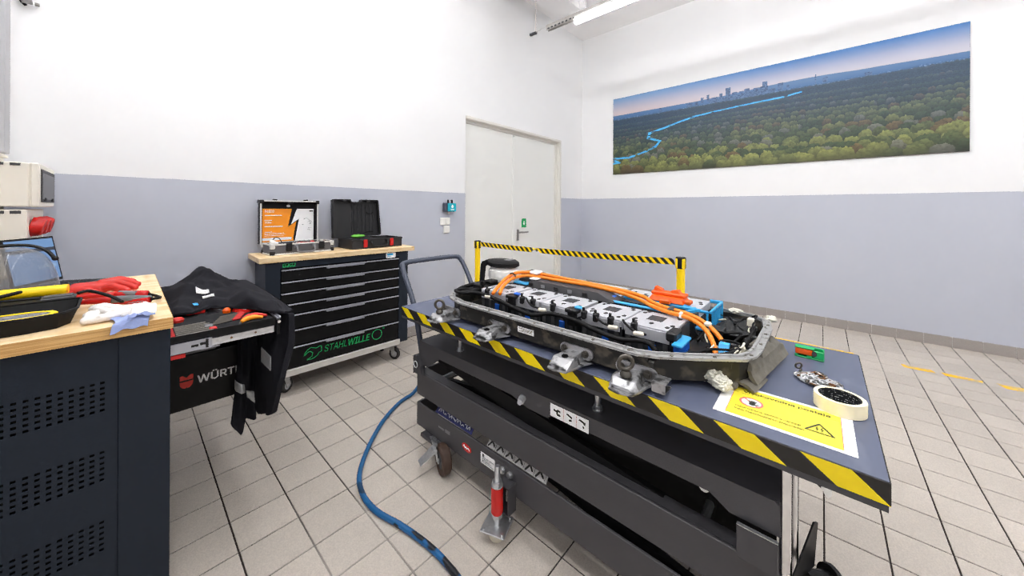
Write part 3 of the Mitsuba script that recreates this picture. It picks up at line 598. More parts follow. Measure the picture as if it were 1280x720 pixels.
# blue end frames
bl = obj('end_block', cat(*[box(1.236 + .0165 * q, .350, .852, 1.246 + .0165 * q, .372, .940, .004) for q in range(7)], box(1.238, .360, .856, 1.346, .3735, .936)), 'blue_plastic', b, label='ribbed blue end block')
obj('end_cap', ext_xy(Polygon([(1.232, .347), (1.340, .347), (1.347, .356), (1.347, .374), (1.232, .374)]).buffer(.003), .9405, .946), 'light_blue_plastic', bl)
obj('end_clamp', cat(box(1.262, .372, .940, 1.335, .408, .9735, .006), box(1.262, .372, .905, 1.282, .392, .9395, .004)), 'black_plastic', b)
obj('end_plate', box(1.302, .3905, .884, 1.498, .3955, .9595), 'module_side', b)
fr = obj('end_frame', cat(box(1.640, .355, .960, 1.648, .395, .972, .003), box(1.640, .357, .876, 1.648, .364, .960), box(1.868, .345, .884, 1.876, .353, .964), box(1.640, .345, .874, 1.876, .353, .884), box(1.640, .345, .964, 1.876, .353, .972), box(1.868, .3535, .955, 1.876, .40, .972, .003), *[box(1.69 + .045 * q, .346, .885, 1.694 + .045 * q, .354, .959) for q in range(4)]), 'light_blue_plastic', b, label='light blue open end frame')
obj('busbar_cover', cat(box(1.513, .40, .966, 1.530, .76, .976, .003), box(1.618, .40, .966, 1.640, .72, .980, .003), ext_xy(Polygon([(1.53, .44), (1.545, .44), (1.64, .40), (1.64, .385)]), .966, .976)), 'light_blue_plastic', b, label='light blue busbar cover')
obj('busbar_cover', box(1.515, 1.245, .966, 1.560, 1.405, .9765, .004), 'light_blue_plastic', b)
obj('busbar_joint', box(1.555, .735, .962, 1.590, .775, .985, .005), 'blue_plastic', b)
# centre channel
obj('centre_floor', box(1.503, .40, .86, 1.647, 1.40, .948), 'black_soft', b)
du = obj('cable_duct', cat(hull([(1.512, .80, .962), (1.512, 1.235, .962), (1.612, .80, .962), (1.612, 1.235, .962), (1.522, .81, .997), (1.522, 1.215, 1.000), (1.605, .81, .997), (1.605, 1.215, 1.0)]), hull([(1.512, .80, .962), (1.612, .80, .962), (1.522, .81, .997), (1.605, .81, .997), (1.50, .715, .967), (1.60, .70, .967), (1.505, .72, .975), (1.60, .705, .975)])), 'dark_grey_plastic', b, label='black ribbed cable duct')
for q in range(5):
    obj('clip', cat(box(1.508, .86 + .085 * q, .970, 1.513, .885 + .085 * q, .988, .001)), 'mid_grey_plastic' if q % 2 else 'black_plastic', du)
obj('duct_lid', cat(hull([(1.63, 1.10, .966), (1.63, 1.42, .966), (1.72, 1.10, .966), (1.72, 1.42, .966), (1.64, 1.26, 1.012), (1.64, 1.36, 1.02), (1.71, 1.26, 1.012), (1.71, 1.36, 1.02)]), hull([(1.63, 1.10, .966), (1.72, 1.10, .966), (1.64, 1.26, 1.01), (1.71, 1.26, 1.01), (1.64, .80, .968), (1.70, .80, .968), (1.64, .8, .974), (1.70, .8, .974)])), 'dark_grey_plastic', b)
# orange cables
c1 = [(1.262, 1.262, .962), (1.31, 1.275, .985), (1.40, 1.300, 1.015), (1.50, 1.315, 1.03), (1.565, 1.29, 1.030), (1.595, 1.235, 1.028), (1.612, 1.10, 1.020), (1.620, .90, 1.012), (1.622, .74, 1.005), (1.60, .62, .998), (1.555, .555, .990), (1.525, .48, .985), (1.512, .40, .980), (1.49, .33, .962), (1.46, .275, .925), (1.42, .250, .885)]
c2 = [(1.285, 1.235, .962), (1.34, 1.262, .988), (1.42, 1.282, 1.010), (1.50, 1.290, 1.014), (1.553, 1.262, 1.015), (1.575, 1.20, 1.013), (1.585, 1.05, 1.010), (1.590, .90, 1.010), (1.594, .74, 1.000), (1.565, .62, .990), (1.515, .545, .985), (1.485, .47, .981), (1.472, .39, .977), (1.44, .325, .958), (1.39, .285, .925), (1.34, .265, .885)]
ca = obj('orange_cable', tube(c1, .0088, 10, 6), 'orange_cable', b, True, label='orange high voltage cable')
cb_ = obj('orange_cable', tube(c2, .0088, 10, 6), 'orange_cable', b, True)
obj('cable_tie', cat(torus((1.455, 1.300, 1.020), .019, .0035, (.9, .3, .25), 16, 6)), 'black_plastic', ca)
obj('cable_tag', cat(box(1.560, 1.205, 1.026, 1.615, 1.262, 1.0415, .004), box(1.525, 1.185, 1.003, 1.575, 1.235, 1.010, .002)), 'paper', ca, label='white tag wrapped around the cables')
obj('cable_tie', box(1.485, .455, .972, 1.54, .475, .997, .005), 'dark_grey_plastic', cb_)
obj('cable_tie', box(1.468, .412, .968, 1.49, .424, .992, .003), 'white_plastic', cb_)
op = obj('service_plug', cat(hull([(1.62, .45, .985), (1.62, .60, .985), (1.72, .45, .985), (1.72, .60, .985), (1.63, .46, 1.005), (1.63, .59, 1.005), (1.71, .46, 1.005), (1.71, .59, 1.005)]),
        hull([(1.66, .462, 1.004), (1.66, .505, 1.004), (1.70, .462, 1.004), (1.70, .505, 1.004), (1.665, .485, 1.035), (1.665, .515, 1.028), (1.695, .485, 1.035), (1.695, .515, 1.028)]),
        hull([(1.66, .545, 1.004), (1.66, .595, 1.004), (1.70, .545, 1.004), (1.70, .595, 1.004), (1.665, .555, 1.028), (1.665, .585, 1.040), (1.695, .555, 1.028), (1.695, .585, 1.040)]),
        box(1.655, .45, 1.004, 1.705, .60, 1.020, .004), box(1.60, .50, .980, 1.622, .545, .998, .003), box(1.64, .425, .982, 1.68, .452, 1.0, .004)), 'orange_plastic', b, label='bright orange service plug')
obj('plug_seat', box(1.625, .44, .966, 1.715, .61, .9845, .003), 'light_blue_plastic', op)
# harness along the near edge of the modules
hn = obj('harness', tube([(1.36, 1.47, .93), (1.24, 1.46, .945), (1.19, 1.41, .955), (1.215, 1.36, .962), (1.255, 1.31, .950), (1.262, 1.22, .936), (1.245, 1.10, .926), (1.230, .98, .920), (1.258, .90, .936), (1.262, .78, .934), (1.240, .66, .922), (1.228, .56, .918), (1.250, .47, .925), (1.245, .43, .900)], .0095, 8, 6), 'black_soft', b, True, label='black wiring harness')
obj('harness_loop', tube([(1.36, 1.47, .935), (1.28, 1.51, .945), (1.21, 1.50, .95), (1.195, 1.44, .952), (1.22, 1.40, .955)], .0085, 8), 'black_soft', b, True)
for q, (y, d) in enumerate(((1.33, 0), (1.085, 1), (1.02, 0), (.905, 0), (.745, 1), (.69, 0), (.625, 1), (.53, 0))):
    obj('harness_clip', cat(box(1.276, y - .010, .940, 1.304, y + .010, .974, .004), box(1.282, y - .004, .972, 1.290, y + .006, .988, .002)), 'black_plastic', hn)
for y in (1.29, .94, .60, .50):
    obj('connector', cat(rot_about(box(1.247, y - .019, .938, 1.264, y + .019, .952, .004), (1.255, y, .94), 18)), 'wire_white', hn, label='white connector')
for y in (1.15, .80):
    obj('cell_monitor', cat(box(1.268, y - .030, .955, 1.312, y + .030, .972, .004), box(1.274, y - .02, .900, 1.294, y + .02, .955, .003)), 'black_plastic', hn)
    obj('monitor_plug', box(1.290, y - .036, .972, 1.315, y - .004, .982, .004), 'blue_plastic' if y > 1 else 'light_blue_plastic', hn)
for q in range(3):
    y = (1.06, .70, .575)[q]
    obj('sense_wire', tube([(1.288, y, .972), (1.275, y - .02, .962), (1.262, y - .055, .95), (1.263, y - .10, .945)], .0042, 6), 'black_soft', hn, True)
# left end: cooling pipe, connectors
obj('junction_box', cat(box(1.36, 1.42, .90, 1.50, 1.53, .965, .008), box(1.40, 1.415, .965, 1.46, 1.47, .985, .006), cyl((1.37, 1.45, .965), (1.37, 1.45, .985), .016, 14)), 'black_plastic', b)
obj('coolant_pipe', tube([(1.25, 1.545, .93), (1.34, 1.57, .94), (1.5, 1.56, .945), (1.62, 1.50, .95)], .012, 8), 'black_soft', b, True)
# right end: contactor plates, wires
obj('contactor_plate', cat(hull([(1.58, .245, .905), (1.64, .21, .905), (1.84, .22, .905), (1.84, .33, .905), (1.60, .33, .905), (1.58, .245, .911), (1.64, .21, .911), (1.84, .22, .911), (1.84, .33, .911), (1.60, .33, .911)]), box(1.60, .25, .85, 1.82, .32, .904)), 'black_plastic', b)
rq = random.Random(21)
def inside_tray(P): return [(x, max(y, .372 - (x - 1.21) * .93, .205), z) for x, y, z in P]
for q in range(14):
    x0, y0 = rq.uniform(1.28, 1.80), rq.uniform(.20, .36); P = [(x0, y0, rq.uniform(.86, .90))]
    for _ in range(4): P.append((min(max(P[-1][0] + rq.uniform(-.09, .09), 1.27), 1.86), min(max(P[-1][1] + rq.uniform(-.05, .05), .20), .365), rq.uniform(.89, .935)))
    P = inside_tray(P)
    obj('loose_wire', tube(P, rq.choice([.003, .004, .0055]), 6, 4), 'black_soft' if q % 6 else 'wire_white', b, True)
for q in range(9):
    x0, y0 = 1.33 + .058 * q, .225 + .10 * ((q * 37) % 10) / 10
    obj('connector', rot_about(box(x0 - .016, y0 - .011, .880, x0 + .016, y0 + .011, .906 + .006 * (q % 3), .004), (x0, y0, 0), 25 * q), 'black_plastic' if q % 3 else 'dark_grey_plastic', b)
obj('contactor', cat(box(1.30, .30, .85, 1.45, .37, .905, .005), box(1.34, .215, .85, 1.50, .285, .880, .005), box(1.52, .28, .922, 1.58, .33, .94, .004)), 'black_plastic', b)
obj('blue_bracket', hull([(1.355, .238, .87), (1.37, .238, .87), (1.355, .268, .87), (1.37, .268, .87), (1.40, .24, .930), (1.425, .24, .930), (1.40, .27, .930), (1.425, .27, .930)]), 'light_blue_plastic', b)
obj('blue_bracket', box(1.505, .335, .925, 1.53, .375, .938, .004), 'light_blue_plastic', b)
obj('fuse', cat(rot_about(box(1.42, .195, .865, 1.445, .215, .925, .003), (1.43, .2, .9), 10)), 'wire_white', b, label='white and orange fuse')
for q, P in enumerate(([(1.27, .37, .89), (1.24, .33, .915), (1.27, .28, .925), (1.33, .235, .905), (1.39, .21, .89)], [(1.40, .20, .90), (1.50, .185, .905), (1.62, .175, .915), (1.72, .19, .92), (1.76, .23, .93)],
                       [(1.24, .34, .90), (1.30, .29, .93), (1.38, .24, .92), (1.44, .20, .905)], [(1.66, .19, .915), (1.70, .17, .95), (1.78, .19, .955), (1.80, .24, .925)], [(1.46, .35, .96), (1.48, .31, .95), (1.45, .27, .92), (1.44, .23, .90)],
                       [(1.30, .25, .91), (1.36, .20, .915), (1.46, .185, .92), (1.56, .21, .915)], [(1.20, .36, .90), (1.23, .31, .905), (1.30, .22, .905), (1.36, .19, .90)])):
    obj('loose_wire', tube(inside_tray(P), (.004, .006, .004, .004, .0035, .007, .005)[q], 6), 'black_soft', b, True)
for (x, y, z, m_) in ((1.70, .215, .945, 'wire_white'), (1.49, .325, .955, 'wire_white')):
    obj('connector', cat(box(x - .014, y - .012, z - .018, x + .014, y + .012, z + .016, .005), tube([(x, y, z - .018), (x - .02, y + .005, z - .03), (x - .05, y - .01, z - .045)], .003, 6)), m_, b, label='small white plug')
for (x, y) in ((1.80, .215), (1.66, .20), (1.53, .205), (1.42, .215), (1.85, .27)):
    obj('hex_bolt', cat(cyl((x, y, .885), (x, y, .900), .012, 6), cyl((x, y, .84), (x, y, .885), .006, 8)), 'zinc', b)
# dirty end casting, torn foam
cs = Polygon([(-.012, .838), (.0, .838), (.012, .852), (.018, .874), (.036, .896), (.062, .900), (.062, .907), (.030, .904), (.008, .880), (.002, .860)])
def to_tri0(man):
    q = man.to_mesh(); m = trimesh.Trimesh(q.vert_properties[:, :3], q.tri_verts); m.merge_vertices(); return m
def along(m): return rot_about(m, (1.345, .178, 0), -8.6)
ce = ext_yz(affinity.translate(cs, .166, 0), 1.350, 1.80).subdivide_to_size(.02)
ce = m3.Manifold(m3.Mesh(np.asarray(ext_yz(affinity.translate(cs, .166, 0), 1.360, 1.74).vertices, np.float32), np.asarray(ext_yz(affinity.translate(cs, .166, 0), 1.360, 1.74).faces, np.uint32)))
for x_, z_, r_ in ((1.50, .916, .034), (1.66, .918, .026), (1.362, .900, .026), (1.735, .905, .03)): ce = ce - m3.Manifold.cylinder(.2, r_, r_, 24).rotate((90, 0, 0)).translate((x_, .30, z_))
ce = to_tri0(ce.refine_to_length(.014))
ec = obj('end_casting', bump_mesh(along(ce), .0020, 60, 3), 'mud_cast', b, 40, label='dirty bent end casting')
obj('casting_web', cat(*[along(hull([(x, .180, .842), (x + .008, .180, .842), (x, .222, .905), (x + .008, .222, .905), (x, .19, .90), (x + .008, .19, .90), (x, .222, .855), (x + .008, .222, .855)])) for x in (1.42,)]), 'mud_cast', ec)
obj('casting_web', along(hull([(1.60, .180, .842), (1.608, .180, .842), (1.60, .222, .905), (1.608, .222, .905), (1.60, .19, .90), (1.608, .19, .90)])), 'mud_cast', ec)
obj('casting_lip', along(bump_mesh(ext_yz([(.150, .826), (.172, .840), (.200, .846), (.226, .832), (.222, .826), (.198, .838), (.176, .832), (.158, .822)], 1.325, 1.46).subdivide_to_size(.015), .003, 60, 8)), 'mud_cast', ec, 40)
def crumple(c, r, seed, amp=.45):
    m = trimesh.creation.icosphere(subdivisions=4, radius=1.0); v = m.vertices
    n = meshkit.fbm(v * 2.2 + seed, 3, seed) ; n2 = np.abs(meshkit.noise(v * 3.4 + seed, seed + 3) - .5) * 2; n3 = np.abs(meshkit.noise(v * 9 + seed, seed + 5) - .5) * 2
    m.vertices = v * (0.46 + 1.0 * amp * n + .24 * n2 + .07 * n3)[:, None] * np.array(r) + np.array(c); return m
obj('torn_foam', cat(crumple((1.292, .268, .858), (.042, .032, .030), 4, .6), crumple((1.270, .236, .850), (.034, .030, .026), 9, .6), crumple((1.31, .300, .872), (.026, .026, .028), 5, .6)), 'foil', b, False, label='torn whitish plastic foam')
obj('torn_foam', crumple((1.885, .165, .925), (.035, .022, .014), 14, .7), 'foil', b, True)
obj('torn_foam', crumple((1.90, .30, .93), (.025, .03, .012), 15, .7), 'foil', b, True)
# header tank on the far left corner
tm_ = lathe([(0, .966), (.070, .966), (.080, .990), (.078, 1.030), (.060, 1.052), (0, 1.052)], 28); tm_.apply_scale([1.0, 1.35, 1]); tm_.apply_translation([1.535, 1.440, 0])
tk = obj('header_tank', tm_, 'white_plastic', b, 35, label='white tank with a black lid')
lid = lathe([(0, 1.0525), (.070, 1.0525), (.082, 1.060), (.082, 1.078), (.070, 1.089), (0, 1.089)], 28); lid.apply_scale([1.0, 1.38, 1]); lid.apply_translation([1.530, 1.445, 0])
obj('lid', cat(lid, hull([(1.46, 1.515, 1.060), (1.53, 1.545, 1.060), (1.46, 1.515, 1.0885), (1.53, 1.55, 1.0885), (1.458, 1.545, 1.04), (1.515, 1.575, 1.04), (1.455, 1.555, 1.075), (1.515, 1.58, 1.078)]), hull([(1.455, 1.56, 1.065), (1.515, 1.582, 1.065), (1.455, 1.545, 1.065), (1.515, 1.572, 1.065), (1.448, 1.565, .948), (1.50, 1.585, .948), (1.450, 1.552, .948), (1.50, 1.575, .948)])), 'black_soft', tk, 35)
obj('label', box(1.535, 1.40, 1.0895, 1.60, 1.445, 1.0905), 'mid_grey_plastic', tk)

# ------------------------------------------------------------------ things lying on the lift table
s = thing('warning_sign', 'yellow laminated warning sign lying on the near end of the lift table', 'sign')
SO = np.array([1.1445, .236, TZ]); SX, SY = (.006, -1, 0), (1, .006, 0)     # reading direction runs along -y, the top lies away from the edge
def on_sign(p, h=.0003, z=0.): return frame(ext(p, h), SO + np.array([0, 0, z]), SX, SY)
obj('sheet', on_sign(sbox(0, 0, .302, .213).buffer(-.003).buffer(.003), .0008, .0002), 'laminate_white', s)
obj('yellow_field', on_sign(sbox(.030, .012, .277, .199), .0002, .0011), 'sign_yellow', s)
obj('red_edge', on_sign(union_all([sbox(.0285, .012, .030, .199), sbox(.277, .012, .2785, .199)]), .0002, .0011), 'red_ink', s)
TXT = lambda w, h, x, y, bold=False: text(w, h, SO + np.array([y, -x, .0014]), SX, SY, .0002, bold)
def fit(w, h, x, y, width, bold=False):
    m = meshkit.text_mesh(w, h, .0002, bold); m.apply_scale([width / m.extents[0], 1, 1]); return frame(m, SO + np.array([y, -x, .0014]), SX, SY)
obj('title', fit('Visokovoltna postaja', .0135, .050, .170, .205, True), 'ink', s)
obj('rule', on_sign(sbox(.032, .160, .275, .1606), .0002, .0014), 'ink_grey', s)
obj('small_print', cat(fit('Pozor! Nevarna elektri\u010dna napetost', .0085, .045, .064, .150, True), fit('Vstop nepoobla\u0161\u010denim prepovedan!', .0085, .045, .046, .160, True)), 'ink_grey', s)
obj('prohibition_ring', on_sign(Point(.080, .112).buffer(.030).difference(Point(.080, .112).buffer(.0245)).union(LineString([(.059, .133), (.101, .091)]).buffer(.0026)), .0002, .0016), 'red_ink', s)
obj('prohibition_disc', on_sign(Point(.080, .112).buffer(.0248), .0002, .0013), 'laminate_white', s)
hand = union_all([Point(.083, .103).buffer(.0085), *[LineString([(.083 + a * .3, .105), (.083 + a, .105 + l)]).buffer(.0021) for a, l in ((-.0085, .014), (-.003, .019), (.0028, .019), (.008, .015))], LineString([(.089, .099), (.098, .105)]).buffer(.0023)])
obj('hand_mark', on_sign(hand, .0002, .0018), 'ink', s)
tri = Polygon([(.205, .060), (.262, .060), (.2335, .109)]).buffer(.002)
obj('triangle_mark', on_sign(tri.difference(tri.buffer(-.0045)).union(LineString([(.229, .090), (.226, .079), (.2305, .081), (.2275, .069)]).buffer(.0012)).union(LineString([(.239, .090), (.236, .079), (.2405, .081), (.2375, .069)]).buffer(.0012)), .0002, .0015), 'ink', s)

s = thing('tape_roll', 'cream roll of masking tape lying on the corner of the yellow sign', 'tape')
TC = (1.393, -.040, TZ + .0016)
obj('tape', lathe([(.0475, .0), (.0575, .0), (.0580, .0008), (.0580, .0372), (.0575, .038), (.0475, .038), (.0475, 0)], 56, TC), 'tape_cream', s, 35)
obj('core', lathe([(.0445, .0004), (.0474, .0004), (.0474, .0375), (.0445, .0375), (.0445, .0004)], 56, TC), 'tape_core', s, 35, label='black printed cardboard core')

s = thing('chain', 'small heap of steel and bronze chain beside the tape roll', 'chain')
rg = random.Random(3); lk = {'steel_link': [], 'bronze_link': [], 'dark_link': []}
for i in range(125):
    a, rr = rg.uniform(0, 2 * PI), math.sqrt(rg.random())
    u, v = rr * math.cos(a), rr * math.sin(a)
    h = .008 + .024 * (1 - rr ** 2) * rg.random() ** .6
    m = torus((0, 0, 0), .0078, .0026, (0, 0, 1), 10, 5); m.apply_scale([1.35, .85, 1]); m.apply_transform(R(rg.uniform(-50, 50), rg.uniform(-25, 25), 90 + rg.gauss(0, 24)))
    m.apply_translation([1.548 + .044 * v + .30 * u * .052, .007 + .054 * u, TZ + h]); lk[rg.choice(['steel_link'] * 5 + ['bronze_link'] * 2 + ['dark_link'] * 2)].append(m)
for k_, m_ in (('steel_link', 'zinc'), ('bronze_link', 'bronze'), ('dark_link', 'dark_steel')):
    kk = obj(k_, cat(*lk[k_]), m_, s, True); labels[kk] = {'kind': 'stuff'}
obj('end_ring', cat(torus((1.585, .060, TZ + .034), .010, .003, (.7, .5, .2), 16, 6), torus((1.583, .055, TZ + .016), .008, .003, (.2, .9, .2), 16, 6)), 'dark_steel', s, True)

s = thing('cutter_box', 'small green and orange plastic case standing on the far end of the lift table', 'case')
g = Sub((1.80, .079, TZ), -92); g.A[:3, 0] *= .74     # local x along the case, y across
obj('body', g(cat(box(-.0, -.018, .0005, .118, .018, .006, .002), box(.0, .012, .006, .118, .018, .040, .002), box(.075, -.018, .006, .118, -.012, .036, .003), box(.112, -.012, .006, .118, .012, .038, .002), box(-.0, -.018, .036, .080, .012, .042, .002), box(.0, -.018, .006, .012, -.012, .012, .001), box(.05, -.018, .006, .07, -.012, .012, .001))), 'green_plastic', s)
obj('cartridge', g(cat(box(.002, -.017, .0125, .072, .0115, .0355, .003), box(.012, -.0185, .0185, .060, -.0165, .029, .002), box(.03, -.020, .031, .036, -.0165, .0355, .001))), 'orange_plastic', s)
obj('lens', g(cyl((.080, -.0195, .024), (.080, -.011, .024), .010, 14)), 'dark_grey_plastic', s)

# ------------------------------------------------------------------ barrier posts and belt
PA, PB = np.array([2.784, 3.043]), np.array([2.949, .837])
for k, (P, lab) in enumerate(((PA, 'yellow barrier post in front of the door, beside the push handle'), (PB, 'yellow barrier post behind the orange service plug, in front of the grey wall'))):
    s = thing('barrier_post', lab, 'barrier post')
    obj('pole', lathe([(0, .02), (.031, .02), (.031, .935), (0, .935)], 24, (P[0], P[1], 0)), 'yellow_paint', s, 35)
    obj('base', lathe([(0, 0), (.17, 0), (.175, .006), (.165, .022), (.05, .034), (.036, .05), (0, .05)], 36, (P[0], P[1], 0)), 'black_soft', s, 35)
    hd = obj('head', lathe([(0, .9352), (.036, .9352), (.038, .940), (.038, 1.016), (.034, 1.024), (0, 1.024)], 24, (P[0], P[1], 0)), 'black_plastic', s, 35)
    dv = (PB - PA) / np.linalg.norm(PB - PA) * (1 if k == 0 else -1); th = math.degrees(math.atan2(dv[1], dv[0]))
    for q in range(4):
        a = math.radians(th + 45 + 90 * q)
        c = P + .0335 * np.array([math.cos(a), math.sin(a)])
        obj('head_panel', rot_about(box(c[0] - .0075, c[1] - .013, .936, c[0] + .0075, c[1] + .013, 1.014, .004), (c[0], c[1], 0), math.degrees(a)), 'yellow_paint', hd)
s = thing('barrier_belt', 'black and yellow striped barrier belt stretched between the two yellow posts', 'belt')
dv = (PB - PA) / np.linalg.norm(PB - PA); nv = np.array([-dv[1], dv[0]]); A0, B0 = PA + dv * .0435, PB - dv * .0435; Lb = np.linalg.norm(B0 - A0)
def belt_pt(u, w):      # u along 0..1, w across -1..1, the belt turns over once near u=.42
    tw = PI * 1.0 / (1 + math.exp(-(u - .36) / .008)); hh = .0255
    z = .984 - .022 * (1 - (2 * u - 1) ** 2) * .6 + w * hh * math.cos(tw) * (1 if True else 1)
    return np.array([*(A0 + (B0 - A0) * u + nv * w * hh * math.sin(tw)), z])
def belt_piece(u0, u1, sl):
    V, F, n_ = [], [], 4
    for i in range(n_ + 1):
        for j in range(4):
            w = -1 + 2 * j / 3; u = u0 + (u1 - u0) * i / n_ + sl * w * .5
            c = belt_pt(min(max(u, 0), 1), w); V += [c - .0006 * np.array([nv[0], nv[1], 0]), c + .0006 * np.array([nv[0], nv[1], 0])]
    for i in range(n_):
        for j in range(3):
            a = (i * 4 + j) * 2; b_ = a + 8; c_ = a + 2; d_ = b_ + 2
            F += [(a, b_, d_), (a, d_, c_), (a + 1, d_ + 1, b_ + 1), (a + 1, c_ + 1, d_ + 1)]
    return trimesh.Trimesh(V, F, process=False)
NB = 34
for i in range(NB):
    u0 = i / NB; sl = -.022 if u0 < .36 else .022
    obj('yellow_band', belt_piece(u0 + .0002, u0 + .5 / NB - .0002, sl), 'yellow_paint', s, False)
    obj('black_band', belt_piece(u0 + .5 / NB + .0002, u0 + 1 / NB - .0002, sl), 'stripe_black', s, False)

# ------------------------------------------------------------------ blue hose on the floor
solo('hose', tube([(1.62, 2.24, .30), (1.56, 2.27, .16), (1.45, 2.268, .03), (1.312, 2.243, .0135), (1.133, 2.133, .0135), (.958, 1.971, .0135), (.825, 1.804, .0135), (.772, 1.665, .0135), (.768, 1.52, .0135), (.805, 1.37, .0135), (.832, 1.221, .0135), (.840, 1.092, .0135), (.825, .96, .0135), (.74, .78, .0135), (.6, .6, .0135), (.3, .5, .0135)], .0125, 12, 8), 'hose_blue',
     'blue air hose with worn black patches curving across the tiles beside the lift table', 'hose', None, True)
solo('clip', cat(box(1.42, -.33, .0005, 1.45, -.315, .012, .003), box(1.445, -.335, .0005, 1.452, -.31, .018, .002)), 'black_soft', 'tiny black clip lying on the floor near the end of the lift table', 'clip')

# ------------------------------------------------------------------ panorama, switches, fixtures on the walls
s = thing('wall_picture', 'wide panoramic picture of forest, blue river and city skyline on the right wall', 'picture')
obj('panel', box(WALL_X - .024, -1.1, 2.008, WALL_X - .002, 2.715, 3.313, .001), 'label_dark', s)
obj('print', box(WALL_X - .0246, -1.099, 2.009, WALL_X - .0241, 2.714, 3.312), 'panorama_print', s)
s = thing('call_box', 'small turquoise and dark push button box on the grey wall by the door', 'push button box')
obj('base', box(2.495, 3.285, 1.362, 2.640, WALL_Y, 1.468, .008), 'cabinet_grey', s)
obj('cover', box(2.522, 3.262, 1.366, 2.640, 3.2848, 1.464, .006), 'teal_plastic', s)
obj('emblem', frame(ext(Point(0, 0).buffer(.017).difference(Point(0, 0).buffer(.010)).union(sbox(-.004, -.012, .004, .022)), .0008), (2.580, 3.2615, 1.425), (1, 0, 0), (0, 0, 1)), 'logo_white', s)
obj('print', frame(cat(ext(sbox(-.03, -.024, .03, -.019), .0008), ext(sbox(-.022, -.034, .022, -.030), .0008)), (2.580, 3.2615, 1.415), (1, 0, 0), (0, 0, 1)), 'logo_white', s)
for x in (2.545, 2.60): obj('knob', cat(cyl((x, 3.30, 1.4685), (x, 3.30, 1.489), .011, 12), sph((x, 3.30, 1.492), .013)), 'black_plastic', s)
obj('gland', cyl((2.555, 3.30, 1.335), (2.555, 3.30, 1.3615), .013, 14), 'wire_grey', s)
s = thing('light_switch', 'white double light switch under the turquoise push button box', 'switch')
obj('plate', box(2.462, 3.330, 1.205, 2.598, WALL_Y, 1.293, .004), 'white_plastic', s)
for x in (2.467, 2.532): obj('rocker', box(x, 3.324, 1.211, x + .061, 3.3298, 1.287, .002), 'white_plastic', s)
s = thing('light_switch', 'single square white switch, lowest on the wall by the door', 'switch')
obj('plate', box(2.508, 3.330, 1.108, 2.596, WALL_Y, 1.196, .004), 'white_plastic', s)
obj('rocker', box(2.515, 3.324, 1.115, 2.589, 3.3298, 1.189, .002), 'white_plastic', s)
s = thing('wall_bracket', 'small dark bracket high on the white wall above the electrical boxes', 'bracket')
obj('arm', cat(tube([(-.40, 3.346, 2.72), (-.402, 3.32, 2.60), (-.395, 3.315, 2.545), (-.380, 3.325, 2.525)], .007, 8)), 'black_soft', s, True)
obj('head', cat(cyl((-.385, 3.30, 2.60), (-.375, 3.32, 2.535), .020, 14), cyl((-.35, 3.325, 2.545), (-.335, 3.325, 2.545), .010, 10)), 'steel_handle', s)

# electrical boxes on the left wall
s = thing('distribution_box', 'tall cream electrical box at the left edge below the grey cable duct', 'electrical box')
obj('body', box(-.47, 2.55, 1.02, -.402, 2.995, 1.635, .004), 'cream_plastic', s)
obj('lid_edge', box(-.469, 2.56, 1.6355, -.39, 2.99, 1.648, .002), 'cream_plastic', s)
s = thing('distribution_box', 'cream fuse box with a grey window in its side above the red sockets', 'electrical box')
obj('body', box(-.400, 2.730, 1.398, -.300, 3.215, 1.602, .004), 'cream_plastic', s)
obj('cover', box(-.2998, 2.728, 1.396, -.272, 3.217, 1.604, .006), 'cream_plastic', s)
wn = obj('window', box(-.2715, 2.765, 1.420, -.268, 3.19, 1.578, .002), 'dark_grey_plastic', s, label='grey tinted window')
obj('window_pane', box(-.2678, 2.785, 1.434, -.2665, 3.17, 1.560), 'mid_grey_plastic', wn)
for y in (2.84, 3.08): obj('catch', box(-.2675, y - .018, 1.425, -.262, y + .018, 1.441, .002), 'black_plastic', wn)
for x in (-.396, -.352): obj('vent', box(x, 2.7262, 1.586, x + .028, 2.7275, 1.598), 'dark_grey_plastic', s)
s = thing('distribution_box', 'cream socket box with red sockets on its side below the fuse box', 'electrical box')
obj('body', box(-.400, 2.730, 1.07, -.306, 3.20, 1.385, .004), 'cream_plastic', s)
for x in (-.396, -.352): obj('vent', box(x, 2.7282, 1.366, x + .03, 2.7295, 1.380), 'dark_grey_plastic', s)
for i, y in enumerate((2.82, 2.96, 3.10)):
    k = obj('socket', frame(lathe([(0, 0), (.044, 0), (.047, .014), (.040, .034), (.034, .038), (0, .038)], 24), (-.3055, y, 1.305), (0, 1, 0), (.22, 0, .97)), 'red_plastic', s, 35, label='red three phase socket')
    obj('rim', frame(torus((0, 0, .036), .0345, .004, (0, 0, 1), 24, 6), (-.3055, y, 1.305), (0, 1, 0), (.22, 0, .97)), 'red_rubber', k, True)
solo('cable_duct', cat(box(-.4685, 2.80, 1.6485, -.374, 2.90, CEIL - .001, .003)), 'duct_grey', 'grey cable duct rising up the left edge from the electrical boxes', 'cable duct')

